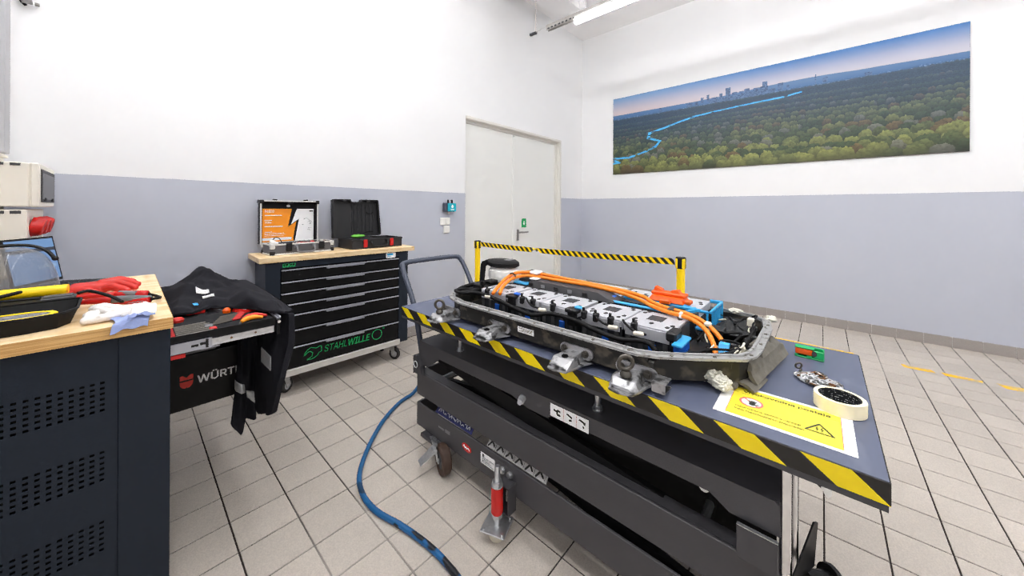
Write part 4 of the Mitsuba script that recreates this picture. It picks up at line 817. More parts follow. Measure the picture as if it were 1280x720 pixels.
# ------------------------------------------------------------------ drawer cabinet against the back wall
RZ = -2.5
C = Sub((.66, 2.942, 0), RZ)
s = thing('tool_cabinet', 'black seven drawer tool cabinet on casters with green lettering against the grey wall', 'tool cabinet')
W, D = 1.108, .375
wt = obj('worktop', C(box(-.042, -.02, 1.003, 1.165, D + .012, 1.0425, .003)), 'beech_top', s, label='light wooden worktop')
obj('post', C(box(0, 0, .165, .092, D, 1.0025, .003)), 'bench_paint', s); obj('post', C(box(1.018, 0, .165, W, D, 1.0025, .003)), 'bench_paint', s)
obj('top_rail', C(box(.0925, .004, .955, 1.0175, .03, 1.0025)), 'bench_paint', s)
obj('carcass', C(box(.0925, .03, .20, 1.0175, D, 1.002)), 'cabinet_black', s)
zs = [.947, .856, .772, .687, .605, .490, .364, .199]
for i in range(7):
    zt, zb = zs[i], zs[i + 1]
    d = obj('drawer', C(box(.096, .002, zb + .004, 1.014, .0295, zt - .003, .002)), 'cabinet_black', s)
    grip = Polygon([(.0, -.002), (.0, -.013), (.918, -.013), (.918, -.002)])
    obj('handle', C(cat(box(.096, -.012, zt - .013, 1.014, .0015, zt - .003, .002), box(.40, -.013, zt - .026, .70, .0012, zt - .0135, .002))), 'grip_silver', d)
obj('chassis', C(cat(box(.085, -.006, .148, 1.03, .04, .198, .003), box(.085, D - .04, .148, 1.03, D, .198, .003), box(.085, .04, .150, .12, D - .04, .196), box(.99, .04, .150, 1.03, D - .04, .196))), 'chassis_grey', s, label='pale grey wheeled chassis')
for (x, y, rz) in ((.135, .085, 35), (1.0, .080, -60), (.13, .30, 100), (1.0, .30, 60)):
    w_ = np.array([x, y, 0, 1.0]) @ C.A.T
    caster(s, w_[0], w_[1], rz + RZ, .052, False, 'rubber', 'zinc', .1475, .032, 'duct_grey')
# green lettering on the lowest drawer
def on_front(p, x, z, h=.0008, yy=.0018): return C(frame(ext(p, h), (x, yy, z), (1, 0, 0), (0, 0, 1)))
def ctext(t_, h, x, z, width, bold=False, slant=.18):
    m = meshkit.text_mesh(t_, h, .0008, bold); m.apply_scale([width / m.extents[0], 1, 1]); v = m.vertices.copy(); v[:, 0] += slant * v[:, 1]; m.vertices = v
    return C(frame(m, (x, .0017, z), (1, 0, 0), (0, 0, 1)))
lowest = 'tool_cabinet__drawer_006'
obj('lettering', cat(ctext('STAHL', .052, .385, .262, .172), ctext('WILLE', .052, .562, .262, .182, True)), 'logo_green', lowest, label='green lettering')
obj('ring_emblem', on_front(Point(.815, .292).buffer(.046).difference(Point(.815, .292).buffer(.039)), 0, 0), 'logo_green', lowest)
obj('registered_mark', on_front(Point(.873, .338).buffer(.011).difference(Point(.873, .338).buffer(.0085)).union(sbox(.870, .332, .876, .344)), 0, 0), 'logo_green', lowest)
wr = Polygon([(.372, .318), (.352, .322), (.335, .312), (.322, .316), (.296, .326), (.270, .314), (.252, .292), (.245, .270), (.262, .274), (.268, .286), (.288, .292), (.304, .280), (.300, .258), (.282, .246), (.268, .244), (.266, .233), (.300, .230), (.325, .238), (.345, .252), (.352, .266), (.372, .275)])
wr = wr.buffer(.003).buffer(-.003)
obj('wrench_emblem', on_front(wr.difference(wr.buffer(-.0058)), 0, 0), 'logo_green', lowest)
for x in (.105, .148):
    dk_ = obj('green_sticker', C(box(x, .0028, .960, x + .040, .0036, .988)), 'logo_green', s)
    obj('print', C(cat(box(x + .006, .0022, .972, x + .016, .0027, .984), box(x + .02, .0022, .972, x + .033, .0027, .984), box(x + .006, .0022, .963, x + .03, .0027, .966))), 'cabinet_black', dk_)
ws = obj('white_sticker', C(box(.895, .0024, .952, .985, .0035, .998)), 'paper', s)
obj('print', C(cat(box(.905, .0016, .975, .960, .0022, .991), box(.905, .0016, .963, .94, .0022, .968))), 'light_blue_plastic', ws)

# open aluminium case
s = thing('tool_case', 'open aluminium framed case with an orange and white poster in its lid', 'case')
K = Sub((.712, 3.018, 1.043), 3.5)
w, d_, h = .448, .205, .083
def tray(x0, y0, z0, x1, y1, z1, th): return cat(box(x0, y0, z0, x1, y1, z0 + th), box(x0, y0, z0 + th, x1, y0 + th, z1), box(x0, y1 - th, z0 + th, x1, y1, z1), box(x0, y0 + th, z0 + th, x0 + th, y1 - th, z1), box(x1 - th, y0 + th, z0 + th, x1, y1 - th, z1))
bd = obj('body', K(tray(0, 0, .0005, w, d_, h, .006)), 'case_grey', s)
obj('edge_profile', K(cat(*[box(-.003, y, z + .0005, w + .003, y + .009, z + .013, .002) for y in (-.003, d_ - .006) for z in (.0, h - .010)], *[box(x, .006, z + .0005, x + .009, d_ - .006, z + .013, .002) for x in (-.003, w - .006) for z in (.0, h - .010)])), 'case_alu', bd)
for x in (-.004, w - .026):
    for y in (-.0045, d_ - .026): obj('corner_cap', K(cat(box(x, y, .0005, x + .03, y + .03, .030, .004))), 'black_plastic', bd); obj('corner_cap', K(cat(box(x, y, h - .035, x + .03, y + .03, h + .001, .004))), 'case_alu', bd)
obj('foam', K(box(.008, .008, .008, w - .008, d_ - .008, .060)), 'foam_dark', bd)
for x in (.095, .330): obj('latch', K(cat(box(x, -.012, .026, x + .042, -.0045, h + .004, .004), box(x + .006, -.017, .03, x + .036, -.0125, .058, .003))), 'black_plastic', bd)
obj('handle', K(cat(tube([(.165, -.012, .06), (.165, -.03, .045), (.172, -.034, .022), (.20, -.036, .016), (.26, -.036, .016), (.285, -.034, .022), (.292, -.03, .045), (.292, -.012, .06)], .0075, 8), box(.15, -.012, .045, .18, -.0045, .074, .003), box(.277, -.012, .045, .307, -.0045, .074, .003))), 'mid_grey_plastic', bd, 30)
ld = obj('lid', K(cat(box(-.012, .250, .072, w - .045, .256, .412), box(-.012, .196, .072, -.006, .25, .412), box(w - .051, .196, .072, w - .045, .25, .412), box(-.006, .196, .406, w - .051, .25, .412), box(-.006, .196, .072, w - .051, .25, .078))), 'case_dark', s)
obj('edge_profile', K(cat(box(-.015, .190, .070, -.005, .200, .414, .002), box(w - .052, .190, .070, w - .042, .200, .414, .002), box(-.005, .190, .404, w - .052, .200, .414, .002))), 'case_alu', ld)
for x in (-.018, w - .062):
    obj('corner_cap', K(box(x, .186, .388, x + .028, .26, .418, .005)), 'black_plastic', ld)
obj('lid_lining', K(box(-.005, .236, .079, w - .052, .2495, .4055)), 'foam_dark', ld)
obj('clasp', K(cat(box(.170, .186, .384, .212, .236, .4035, .004), cyl((.19, .185, .385), (.19, .1855, .385), .001, 6))), 'black_plastic', ld)
obj('badge', K(frame(ext(affinity.scale(Point(0, 0).buffer(1), .014, .010), .001), (.191, .2355, .372), (1, 0, 0), (0, 0, 1))), 'logo_white', ld)
for x in (.075, .30): obj('hasp', K(box(x, .196, .4145, x + .026, .23, .425, .003)), 'black_plastic', ld)
PZ, PX = .085, .010
def pos(p, h_=.0008, y=.2352): return K(frame(ext(p, h_), (PX, y, PZ), (1, 0, 0), (0, 0, 1)))
bolt = [(.214, .264), (.190, .145), (.247, .175), (.232, .016)]
boltR = [(.250, .264), (.214, .168), (.272, .206), (.238, .016)]
po = obj('poster', pos(Polygon([(.0, .0), (.0, .264), (.2066, .264), (.1787, .1157), (.240, .160), (.2175, .024), (.221, .0)])), 'poster_orange', ld, label='orange half of the poster with white writing')
pw = obj('poster', pos(Polygon([(.244, .264), (.375, .264), (.375, .0), (.2305, .0), (.2600, .181), (.201, .136)])), 'paper', ld, label='white half of the poster with a small drawing')
pt = meshkit.text_mesh('P6000', .022, .0006, True); pt.apply_scale([.062 / pt.extents[0], 1, 1])
obj('writing', cat(K(frame(pt, (PX + .016, .2345, PZ + .232), (1, 0, 0), (0, 0, 1))), *[pos(sbox(.016, z, .016 + l, z + t_), .0006, .2345) for z, l, t_ in ((.206, .118, .007), (.168, .05, .004), (.158, .042, .004), (.148, .046, .004), (.118, .124, .007), (.076, .05, .004), (.066, .136, .003), (.056, .146, .003), (.046, .13, .003))], pos(sbox(.0, .010, .205, .032), .0006, .2345)), 'paper', ld)
obj('drawing', cat(*[pos(LineString(l).buffer(.0012), .0006, .2345) for l in ([(.295, .175), (.32, .185), (.345, .165), (.372, .140)], [(.325, .150), (.34, .160), (.35, .145), (.342, .138), (.355, .135)], [(.328, .100), (.345, .105), (.358, .098)], [(.325, .088), (.355, .084)], [(.265, .130), (.27, .128)], [(.285, .135), (.29, .128), (.294, .134)])], ), 'dark_grey_plastic', ld); obj('printed_mark', pos(sbox(.338, .240, .368, .250), .0006, .2345), 'dark_grey_plastic', ld)
# contents of the aluminium case
k = thing('clamp_meter', 'white handheld meter lying in the left of the aluminium case', 'meter')
obj('body', K(hull([(.018, .060, .0605), (.065, .045, .0605), (.05, .115, .0605), (.02, .12, .0605), (.022, .062, .092), (.062, .05, .092), (.045, .11, .11), (.024, .115, .11)])), 'white_plastic', k)
obj('cable', K(tube([(.04, .11, .105), (.07, .14, .125), (.10, .15, .115), (.11, .12, .08)], .003, 6)), 'black_soft', k, True)
k = thing('test_lead', 'tangle of black and red test leads lying across the aluminium case', 'cable')
for P, m_ in (([(.10, .08, .066), (.16, .11, .075), (.22, .07, .070), (.27, .10, .072), (.30, .08, .068)], 'black_soft'), ([(.12, .13, .066), (.18, .09, .078), (.25, .13, .072), (.34, .10, .07), (.40, .12, .068)], 'black_soft'), ([(.15, .06, .068), (.24, .10, .08), (.33, .07, .07), (.41, .09, .068)], 'red_plastic')):
    obj('lead', K(tube(P, .0045, 6)), m_, k, True)
obj('plug', K(sph((.315, .085, .078), (.018, .013, .012))), 'red_plastic', k, True); obj('plug', K(cat(box(.18, .09, .068, .23, .11, .082, .004), box(.38, .08, .065, .42, .10, .08, .004))), 'zinc', k)

# open black plastic case
s = thing('tool_case', 'open black plastic case with red latches at the right end of the tool cabinet', 'case')
K = Sub((1.290, 2.990, 1.043), 1.0)
w, d_, h = .472, .275, .085
bd = obj('body', K(cat(tray(0, 0, .0005, w, d_, h, .006), box(-.006, -.005, h - .014, w + .006, .0, h, .003), box(-.006, .0, h - .014, -.0005, d_, h, .003), box(w + .0005, 0, h - .014, w + .006, d_, h, .003))), 'case_black', s)
obj('insert', K(cat(box(.008, .008, .008, w - .008, d_ - .008, .055), box(.0, .012, h + .0005, .22, .20, h + .004, .001))), 'case_dark', bd)
for x in (.095, .345): obj('latch', K(cat(box(x, -.016, .012, x + .036, -.0055, .080, .004), box(x + .008, -.0185, .026, x + .028, -.0165, .034), box(x + .008, -.0185, .048, x + .028, -.0165, .056))), 'red_plastic', bd, label='red latch')
obj('handle', K(tube([(.165, -.006, .064), (.165, -.028, .050), (.172, -.032, .028), (.20, -.034, .020), (.28, -.034, .020), (.308, -.032, .028), (.315, -.028, .05), (.315, -.006, .064)], .010, 8)), 'black_plastic', bd, True)
lp = Polygon([(-.072, .085), (-.080, .425), (-.062, .436), (.012, .436), (.016, .424), (.028, .424), (.032, .436), (.075, .436), (.085, .414), (.170, .414), (.180, .436), (.232, .436), (.236, .424), (.25, .424), (.254, .436), (.335, .436), (.345, .425), (.372, .11), (.355, .095)])
ld = obj('lid', K(frame(cat(ext(lp, .006), frame(ext(lp.difference(lp.buffer(-.009)), .045), (0, 0, .006), (1, 0, 0), (0, 1, 0))), (.01, .268, 0), (1, 0, 0), (0, .02, 1))), 'case_black', s)
obj('lid_insert', K(frame(cat(ext(sbox(.105, .105, .345, .40), .006), *[ext(sbox(.12 + .037 * q, .12, .126 + .037 * q, .39), .012) for q in range(6)]), (.01, .262, 0), (1, 0, 0), (0, .02, 1))), 'case_dark', ld)
obj('recess', K(frame(cat(ext(LineString([(.24, .315), (.25, .305), (.29, .305), (.30, .315)]).buffer(.005), .002), ext(LineString([(.215, .12), (.25, .132), (.30, .132)]).buffer(.004), .002)), (.01, .2485, 0), (1, 0, 0), (0, .02, 1))), 'black_soft', ld)
solo('green_cap', K(bump_mesh(sph((.085, .075, h + .0235), (.062, .035, .016), 3), .004, 30, 2)), 'light_green', 'light green plastic cap lying on the left of the black case', 'cap', None, True)
solo('paper_slip', K(box(.300, .05, h - .028, .43, .13, h - .026)), 'paper', 'white paper slip lying in the right of the black case', 'paper')

# ------------------------------------------------------------------ workbench at the left with its open drawers
s = thing('workbench', 'dark blue drawer workbench with light wooden top and perforated end panel', 'workbench')
BX0, BX1, BY0, BY1, BZ = -.445, .1115, 1.700, 2.855, 1.015
wt = obj('worktop', box(BX0, BY0 + .0015, BZ - .041, BX1 - .0015, BY1, BZ, .002), 'beech_top', s, label='light wooden worktop')
obj('front_edge', box(BX0, BY0, BZ - .0400, BX1, BY0 + .0012, BZ - .002), 'beech_edge', wt); obj('side_edge', box(BX1 - .0012, BY0 + .0015, BZ - .0400, BX1, BY1, BZ - .002), 'beech_edge', wt)
for (x0, x1, y0, y1) in ((-.016, .107, 1.730, 1.764), (-.44, -.35, 1.730, 1.764), (.02, .107, 2.80, 2.85), (-.44, -.35, 2.80, 2.85)):
    obj('post', box(x0, y0, .035, x1, y1, .9735, .002), 'bench_paint', s)
pp = sbox(-.350, .04, -.0165, .9735)
holes = []
for zt in (.832, .606, .379):
    for r in range(6):
        for c in range(15):
            x = -.0445 - .0208 * c
            z = zt - .0177 * r
            if x - .01 > -.345: holes.append(sbox(x - .0105, z - .0082, x - .0005, z))
obj('perforated_panel', ext_xz(pp.difference(union_all(holes)), 1.737, 1.740), 'bench_paint', s, label='perforated steel end panel')
obj('inner_panel', cat(box(-.35, 1.765, .04, .015, 1.769, .97), box(-.44, 1.765, .03, -.435, 2.80, .97), box(-.435, 2.80, .03, .019, 2.804, .97)), 'cabinet_black', s)
obj('floor_pan', box(-.434, 1.770, .04, .10, 2.799, .06), 'cabinet_black', s)
for (x, y) in ((-.38, 1.80), (.05, 1.80), (-.38, 2.77), (.05, 2.77)): obj('foot', lathe([(0, 0), (.03, 0), (.03, .012), (.012, .02), (.012, .0395), (0, .0395)], 16, (x, y, 0)), 'rubber', s)
obj('shelf_front', box(.095, 1.77, .06, .104, 2.24, .80), 'cabinet_black', s)
# upper drawer pulled out
d = obj('drawer', cat(box(-.02, 1.776, .862, .437, 1.779, .9205), box(-.02, 2.775, .862, .437, 2.778, .9205), box(-.02, 1.779, .862, .437, 2.775, .865)), 'cabinet_black', s, label='open drawer with tools in foam')
obj('front', box(.4375, 1.764, .846, .452, 2.79, .915, .002), 'cabinet_black', d)
obj('grip', cat(box(.440, 1.770, .9155, .4455, 2.785, .921), box(.4475, 1.770, .9155, .456, 2.785, .924, .001)), 'grip_silver', d)
obj('foam', box(-.018, 1.780, .8655, .4365, 2.7745, .9115), 'foam_dark', d)
ra = obj('slide_rail', cat(box(.107, 1.7735, .862, .430, 1.7758, .887), box(.107, 1.769, .884, .430, 1.7758, .8875), box(.107, 1.769, .861, .430, 1.7758, .8645)), 'zinc', d)
obj('slide_rail', cat(box(.095, 1.768, .858, .225, 1.7728, .893), box(.095, 1.7655, .890, .225, 1.7728, .894), box(.095, 1.7655, .857, .225, 1.7728, .861)), 'grip_silver', d)
obj('rail_catch', cat(box(.165, 1.7655, .871, .185, 1.7678, .879), box(.19, 1.7655, .873, .208, 1.7678, .882), box(.206, 1.7640, .860, .214, 1.7655, .893)), 'black_plastic', d)
for x in (.285, .365): obj('rivet', cyl((x, 1.7735, .875), (x, 1.7715, .875), .004, 10), 'bronze', d)
obj('lock_knob', cyl((.446, 1.763, .905), (.446, 1.756, .905), .006, 12), 'chrome', d)
# lower drawer, further along the bench
l = obj('drawer', cat(box(.0, 2.250, .437, .425, 2.254, .690), box(.0, 2.776, .437, .425, 2.780, .690), box(.0, 2.254, .437, .425, 2.776, .441)), 'cabinet_black', s, label='deep black lower drawer with a red emblem and white lettering')
obj('front', box(.4255, 2.245, .43, .438, 2.785, .70, .002), 'cabinet_black', l)
def on_side(p, h_=.0008, y=2.2495): return frame(ext(p, h_), (0, y, 0), (1, 0, 0), (0, 0, 1))
obj('emblem', cat(on_side(Polygon([(.170, .600), (.170, .577), (.218, .577), (.218, .600), (.207, .600), (.194, .588), (.181, .600)])), on_side(Polygon([(.170, .571), (.172, .552), (.181, .541), (.190, .538), (.194, .543), (.198, .538), (.207, .541), (.216, .552), (.218, .571)]))), 'logo_red', l, label='red emblem')
wm = meshkit.text_mesh('W\u00dcRTH', .030, .0008, True); wm.apply_scale([.176 / wm.extents[0], 1.15, 1])
obj('lettering', frame(wm, (.231, 2.2492, .549), (1, 0, 0), (0, 0, 1)), 'logo_white', l, label='white lettering')
obj('slide_rail', box(.107, 2.240, .70, .30, 2.249, .722), 'mid_grey_plastic', l)
obj('red_strip', box(.100, 1.772, .838, .150, 1.776, .853), 'red_plastic', s); obj('light_strip', box(.245, 2.238, .708, .315, 2.2395, .716), 'grip_silver', l)

# tools in the upper drawer
for i in range(6):
    y = 1.802 + .027 * i
    k = thing('file', 'dark slim file with a red tip lying in the foam beside the bench corner', 'file', 'row of dark files in the drawer foam')
    obj('blade', box(.125, y - .005, .912, .235 - .008 * (i % 2), y + .005, .9175, .002), 'dark_steel', k); obj('tip', box(.106, y - .007, .912, .124, y + .007, .920, .002), 'red_plastic', k)
for i in range(5):
    y = 1.872 + .026 * i; x = .235 + .010 * i
    k = thing('screwdriver', 'thin dark screwdriver with a red end in the middle of the drawer foam', 'screwdriver', 'row of screwdrivers in the drawer foam')
    obj('shaft', cyl((x, y, .9155), (x + .07, y + .016, .9155), .0035, 8), 'dark_steel', k); obj('handle', tube([(x + .071, y + .0165, .9165), (x + .10, y + .022, .9165)], .005, 8, 1), 'red_plastic', k)
k = thing('holder', 'grey plastic bit holder with a red end between files and screwdrivers', 'holder')
obj('body', box(.214, 1.850, .9120, .240, 1.885, .919, .002), 'mid_grey_plastic', k); obj('end', box(.222, 1.800, .9120, .245, 1.822, .922, .003), 'red_plastic', k)
solo('cap', lathe([(0, 0), (.020, 0), (.022, .010), (.016, .018), (0, .019)], 20, (.146, 2.035, .912)), 'red_rubber', 'round orange red cap lying in the drawer close to the bench top', 'cap', None, 35)
solo('cap', lathe([(0, 0), (.015, 0), (.016, .012), (.008, .022), (0, .024)], 16, (.312, 2.055, .912)), 'orange_plastic', 'small orange knob standing in the drawer left of the red packet', 'cap', None, 35)
k = thing('packet', 'red packet with white writing lying in the drawer foam', 'packet')
obj('pouch', rot_about(hull([(.345, 1.985, .912), (.40, 1.985, .912), (.345, 2.075, .912), (.40, 2.075, .912), (.35, 1.99, .924), (.395, 1.99, .924), (.35, 2.07, .924), (.395, 2.07, .924)]), (.37, 2.03, 0), 20), 'red_plastic', k)
obj('writing', rot_about(cat(*[box(.36 + .012 * q, 2.0, .9245, .366 + .012 * q, 2.06 - .01 * (q % 2), .9252) for q in range(3)]), (.37, 2.03, 0), 20), 'paper', k)
k = thing('pliers', 'orange and yellow handled pliers lying at the front of the drawer', 'pliers')
obj('handle', tube([(.335, 1.845, .921), (.36, 1.875, .923), (.39, 1.872, .923), (.418, 1.84, .921)], [.007, .010, .010, .006], 8), 'red_rubber', k, True)
obj('handle', tube([(.325, 1.812, .921), (.345, 1.835, .923), (.372, 1.842, .923), (.40, 1.822, .921)], [.007, .010, .010, .006], 8), 'poster_orange', k, True)
obj('jaw', hull([(.315, 1.805, .913), (.345, 1.83, .913), (.335, 1.85, .913), (.315, 1.805, .921), (.345, 1.83, .921), (.335, 1.85, .921)]), 'zinc', k)
k = thing('square', 'shiny steel square lying at the edge of the jacket in the drawer', 'square')
obj('blade', ext_xy([(.245, 2.075), (.30, 2.085), (.315, 2.10), (.27, 2.19), (.262, 2.18)], .912, .916), 'chrome', k); obj('stock', hull([(.295, 2.09, .912), (.312, 2.08, .912), (.262, 2.20, .912), (.285, 2.20, .912), (.295, 2.09, .922), (.312, 2.08, .922), (.262, 2.20, .922), (.285, 2.20, .922)]), 'zinc', k)
solo('box', box(.18, 2.12, .912, .245, 2.21, .928, .003), 'red_plastic', 'flat red box tucked under the jacket in the drawer', 'box')

# work jacket over the drawer
k = thing('work_jacket', 'black work jacket with silver reflective strips thrown over the open drawer', 'jacket')
def fold(x, y): return .024 * (meshkit.fbm(np.stack([x * 9 + y * 3, y * 5 - x * 4, 0 * x + 3.1], -1), 3, 5) - .5)
def jz(x, y):
    z = .934 + .105 * np.exp(-((x - .30) / .085) ** 2 - ((y - 2.80) / .24) ** 2) + .042 * np.exp(-((x - .40) / .09) ** 2 - ((y - 2.05) / .22) ** 2) + .048 * np.exp(-((x - .18) / .08) ** 2 - ((y - 2.42) / .16) ** 2) + .038 * np.exp(-((x - .28) / .12) ** 2 - ((y - 2.32) / .22) ** 2)
    return z + 2.1 * fold(x, y) + .007 * np.sin(x * 52 - y * 24 + 3 * np.sin(y * 6)) + .006 * np.sin(x * 30 + y * 46)
JP = Polygon([(.116, 2.10), (.16, 2.09), (.20, 2.075), (.235, 2.115), (.275, 2.135), (.33, 2.055), (.385, 1.985), (.415, 1.90), (.440, 1.83), (.475, 1.785), (.512, 1.80), (.520, 2.0), (.525, 2.4), (.515, 2.76), (.40, 2.83), (.24, 2.87), (.116, 2.85)])
jm = ext_xy(JP, .927, .945).subdivide_to_size(.013)
v = jm.vertices.copy(); ed = np.array([JP.exterior.distance(Point(a[0], a[1])) for a in v]); tp = v[:, 2] > .936
prof = np.sqrt(np.clip(ed / .035, 0, 1) * (2 - np.clip(ed / .035, 0, 1)))
zz = jz(v[:, 0], v[:, 1]); zz = np.where(v[:, 0] > .455, zz - 3.0 * (v[:, 0] - .455) ** 2 / .065 * .6, zz)
v[:, 2] = np.where(tp, .930 + np.maximum(zz - .930, .006) * (.25 + .75 * prof), v[:, 2]); jm.vertices = v; jm.merge_vertices()
obj('body', jm, 'jacket_cloth', k, True)
HP = Polygon([(1.772, .924), (1.745, .66), (1.76, .62), (1.85, .47), (1.90, .44), (2.00, .405), (2.09, .372), (2.16, .38), (2.20, .50), (2.21, .80), (2.60, .84), (2.70, .924)])
def hang_x(y, z): return np.maximum(.4735 + .021 * np.sin(y * 19 + 1.6 * np.sin(z * 5)) + .011 * np.sin(y * 47 + z * 7) - .035 * np.clip((.80 - z) / .18, 0, 1), np.where(z > .82, .4675, .4515))
def hang_y(x, z): return 2.165 + .016 * np.sin(x * 75 + 3 * np.sin(z * 6)) + .008 * np.sin(x * 150 + z * 9)
def drape(P, th, axis, d=.03):
    m = (ext_yz(P, -th, th) if axis == 0 else ext_xz(P, -th, th)).subdivide_to_size(d)
    v = m.vertices.copy(); v[:, axis] += hang_x(v[:, 1], v[:, 2]) if axis == 0 else hang_y(v[:, 0], v[:, 2]); m.vertices = v; m.merge_vertices(); return m
obj('hanging_hem', drape(HP, .011, 0), 'jacket_cloth', k, True, label='hanging black front of the jacket')
obj('hanging_sleeve', drape(Polygon([(.372, .845), (.372, .60), (.364, .47), (.346, .335), (.386, .262), (.396, .275), (.41, .33), (.445, .325), (.448, .60), (.45, .845)]), .013, 1, .02), 'jacket_cloth', k, True, label='hanging black sleeve')
for P, a in (([(1.86, .725), (2.03, .725), (2.03, .655), (1.86, .660)], 0), ([(.366, .537), (.397, .517), (.401, .471), (.365, .490)], 1), ([(.405, .481), (.442, .457), (.447, .396), (.411, .440)], 1)):
    obj('reflective_strip', drape(Polygon(P), .0135 if a == 0 else .0155, a, .02), 'reflective_tape', k, True)
for P in ([(.232, 2.325), (.280, 2.312), (.278, 2.278), (.230, 2.290)], [(.250, 2.265), (.292, 2.255), (.290, 2.215), (.248, 2.225)]):
    m_ = ext_xy(P, 0, .003).subdivide_to_size(.015); v = m_.vertices.copy(); v[:, 2] += jz(v[:, 0], v[:, 1]) + .004; m_.vertices = v; obj('reflective_strip', m_, 'reflective_tape', k, True)
m_ = ext_xy([(.205, 2.17), (.222, 2.165), (.222, 2.12), (.207, 2.125)], 0, .003); v = m_.vertices.copy(); v[:, 2] += .952; m_.vertices = v
obj('collar_tab', m_, 'light_blue_plastic', k)

# laptop
k = thing('laptop', 'open dark laptop with a blue lit screen at the far end of the workbench', 'laptop')
hA, hB = np.array([-.325, 2.600, 1.0345]), np.array([-.210, 2.830, 1.0345]); hx = (hA - hB) / np.linalg.norm(hA - hB); hw = np.linalg.norm(hA - hB)
dn = np.array([.894, -.447, 0])
def lap(p, h_, z): return frame(ext(p, h_), hB + np.array([0, 0, z - 1.0345]), dn, -np.cross(dn, [0, 0, 1.0]) if False else np.cross([0, 0, 1.0], dn))
obj('base', lap(sbox(0, -hw, .228, 0).buffer(-.004).buffer(.004), .0155, BZ + .0005), 'dark_grey_plastic', k)
keys = [sbox(.03 + .024 * r, -hw + .015 + .0182 * c, .03 + .024 * r + .019, -hw + .015 + .0182 * c + .0145) for r in range(5) for c in range(12)]
kk = obj('keys', lap(union_all(keys), .0025, BZ + .0160), 'black_plastic', k); labels[kk] = {'kind': 'stuff'}
scd = np.array([-.16, .06, 1.0]); scd /= np.linalg.norm(scd)
NS = np.cross(-hx, scd)
def scr(p, h_, off): return frame(ext(p, h_), hA + np.array([0, 0, .004]) + off * NS, -hx, scd)
def lap(p, h_, z): return frame(ext(p, h_), hB + np.array([0, 0, z - 1.0345]), dn, np.cross([0, 0, 1.0], dn))
obj('screen', scr(sbox(0, 0, hw, .218).buffer(-.003).buffer(.003), .006, -.006), 'black_plastic', k)
for p_, c_ in ((sbox(.008, .012, hw - .008, .150), (.045, .080, .150)), (sbox(.008, .166, hw - .008, .209), (.045, .085, .155)), (sbox(.008, .1505, hw - .008, .1655), (.010, .012, .018)), (sbox(hw - .12, .07, hw - .02, .085), (.08, .12, .18))):
    obj('display', scr(p_, .0004, .0004 if c_[0] < .06 else .0009), 'screen_off', k, emitter={'type': 'area', 'radiance': {'type': 'rgb', 'value': list(c_)}})

# meter tray, yellow rod, visor, gloves, probes
BT = BZ
def hull_sph(cs, n=12): return m3.Manifold.batch_hull([m3.Manifold.sphere(r, n).translate(tuple(map(float, c))) for c, r in cs])
def chain_man(P, r):
    P = np.array(P, float); r = np.broadcast_to(r, len(P)); out = m3.Manifold()
    for i in range(len(P) - 1): out += hull_sph([(P[i], float(r[i])), (P[i + 1], float(r[i + 1]))])
    return out
def to_tri(man, refine=None, it=0):
    if refine: man = man.refine_to_length(refine)
    q = man.to_mesh(); m = trimesh.Trimesh(q.vert_properties[:, :3], q.tri_verts); m.merge_vertices()
    if it: trimesh.smoothing.filter_taubin(m, iterations=it)
    return m
k = thing('meter_tray', 'black plastic tray holding a yellow meter at the front edge of the workbench', 'tray')
tp0 = Polygon([(-.43, 1.785), (-.20, 1.785), (-.150, 1.800), (-.128, 1.850), (-.130, 2.02), (-.43, 2.02)]).buffer(.006)
lay = []
for z, g in ((.0005, 0.0), (.047, .016)):
    lay.append((z, tp0.buffer(g)))
def loft(p0, z0, p1, z1, n=72):
    A_ = np.array([p0.exterior.interpolate(t, True).coords[0] for t in np.linspace(0, 1, n, endpoint=False)]); B_ = np.array([p1.exterior.interpolate(t, True).coords[0] for t in np.linspace(0, 1, n, endpoint=False)])
    V = np.vstack([np.c_[A_, np.full(n, z0)], np.c_[B_, np.full(n, z1)]]); F = []
    for i in range(n):
        j = (i + 1) % n; F += [(i, j, n + j), (i, n + j, n + i)]
    return trimesh.Trimesh(V, F, process=False)
base_ = ext_xy(tp0, BT + .0005, BT + .004)
obj('tub', cat(base_, loft(tp0, BT + .0005, tp0.buffer(.016), BT + .047), loft(tp0.buffer(.013), BT + .047, tp0.buffer(-.004), BT + .004), ext_xy(tp0.buffer(.018).difference(tp0.buffer(.012)), BT + .0465, BT + .051)), 'black_soft', k, 35)
k = thing('multimeter', 'yellow meter with a grey face lying in the black tray', 'meter')
mp = Polygon([(-.40, 1.845), (-.20, 1.845), (-.165, 1.86), (-.158, 1.885), (-.17, 1.915), (-.21, 1.935), (-.40, 1.935)]).buffer(.008)
obj('body', cat(ext_xy(mp, BT + .005, BT + .032), ext_xy(mp.difference(mp.buffer(-.012)), BT + .0322, BT + .037)), 'yellow_paint', k)
obj('face', ext_xy(mp.buffer(-.0125), BT + .0322, BT + .0345), 'mid_grey_plastic', k)
obj('key', cat(*[ext_xy(Point(-.19 - .028 * q, 1.885 + .012 * (q % 2)).buffer(.008), BT + .0346, BT + .037) for q in range(6)]), 'grip_silver', k)
k = thing('tool_pouch', 'black strap and pouch lying behind the meter tray under the yellow rod', 'pouch')
obj('body', bump_mesh(box(-.43, 2.055, BT + .006, -.17, 2.26, BT + .042, .012).subdivide_to_size(.02), .005, 22, 6), 'black_soft', k, True)
obj('buckle', cat(box(-.205, 2.065, BT + .043, -.125, 2.12, BT + .055, .004), box(-.20, 2.07, BT + .0555, -.132, 2.115, BT + .059, .002)), 'dark_grey_plastic', k)
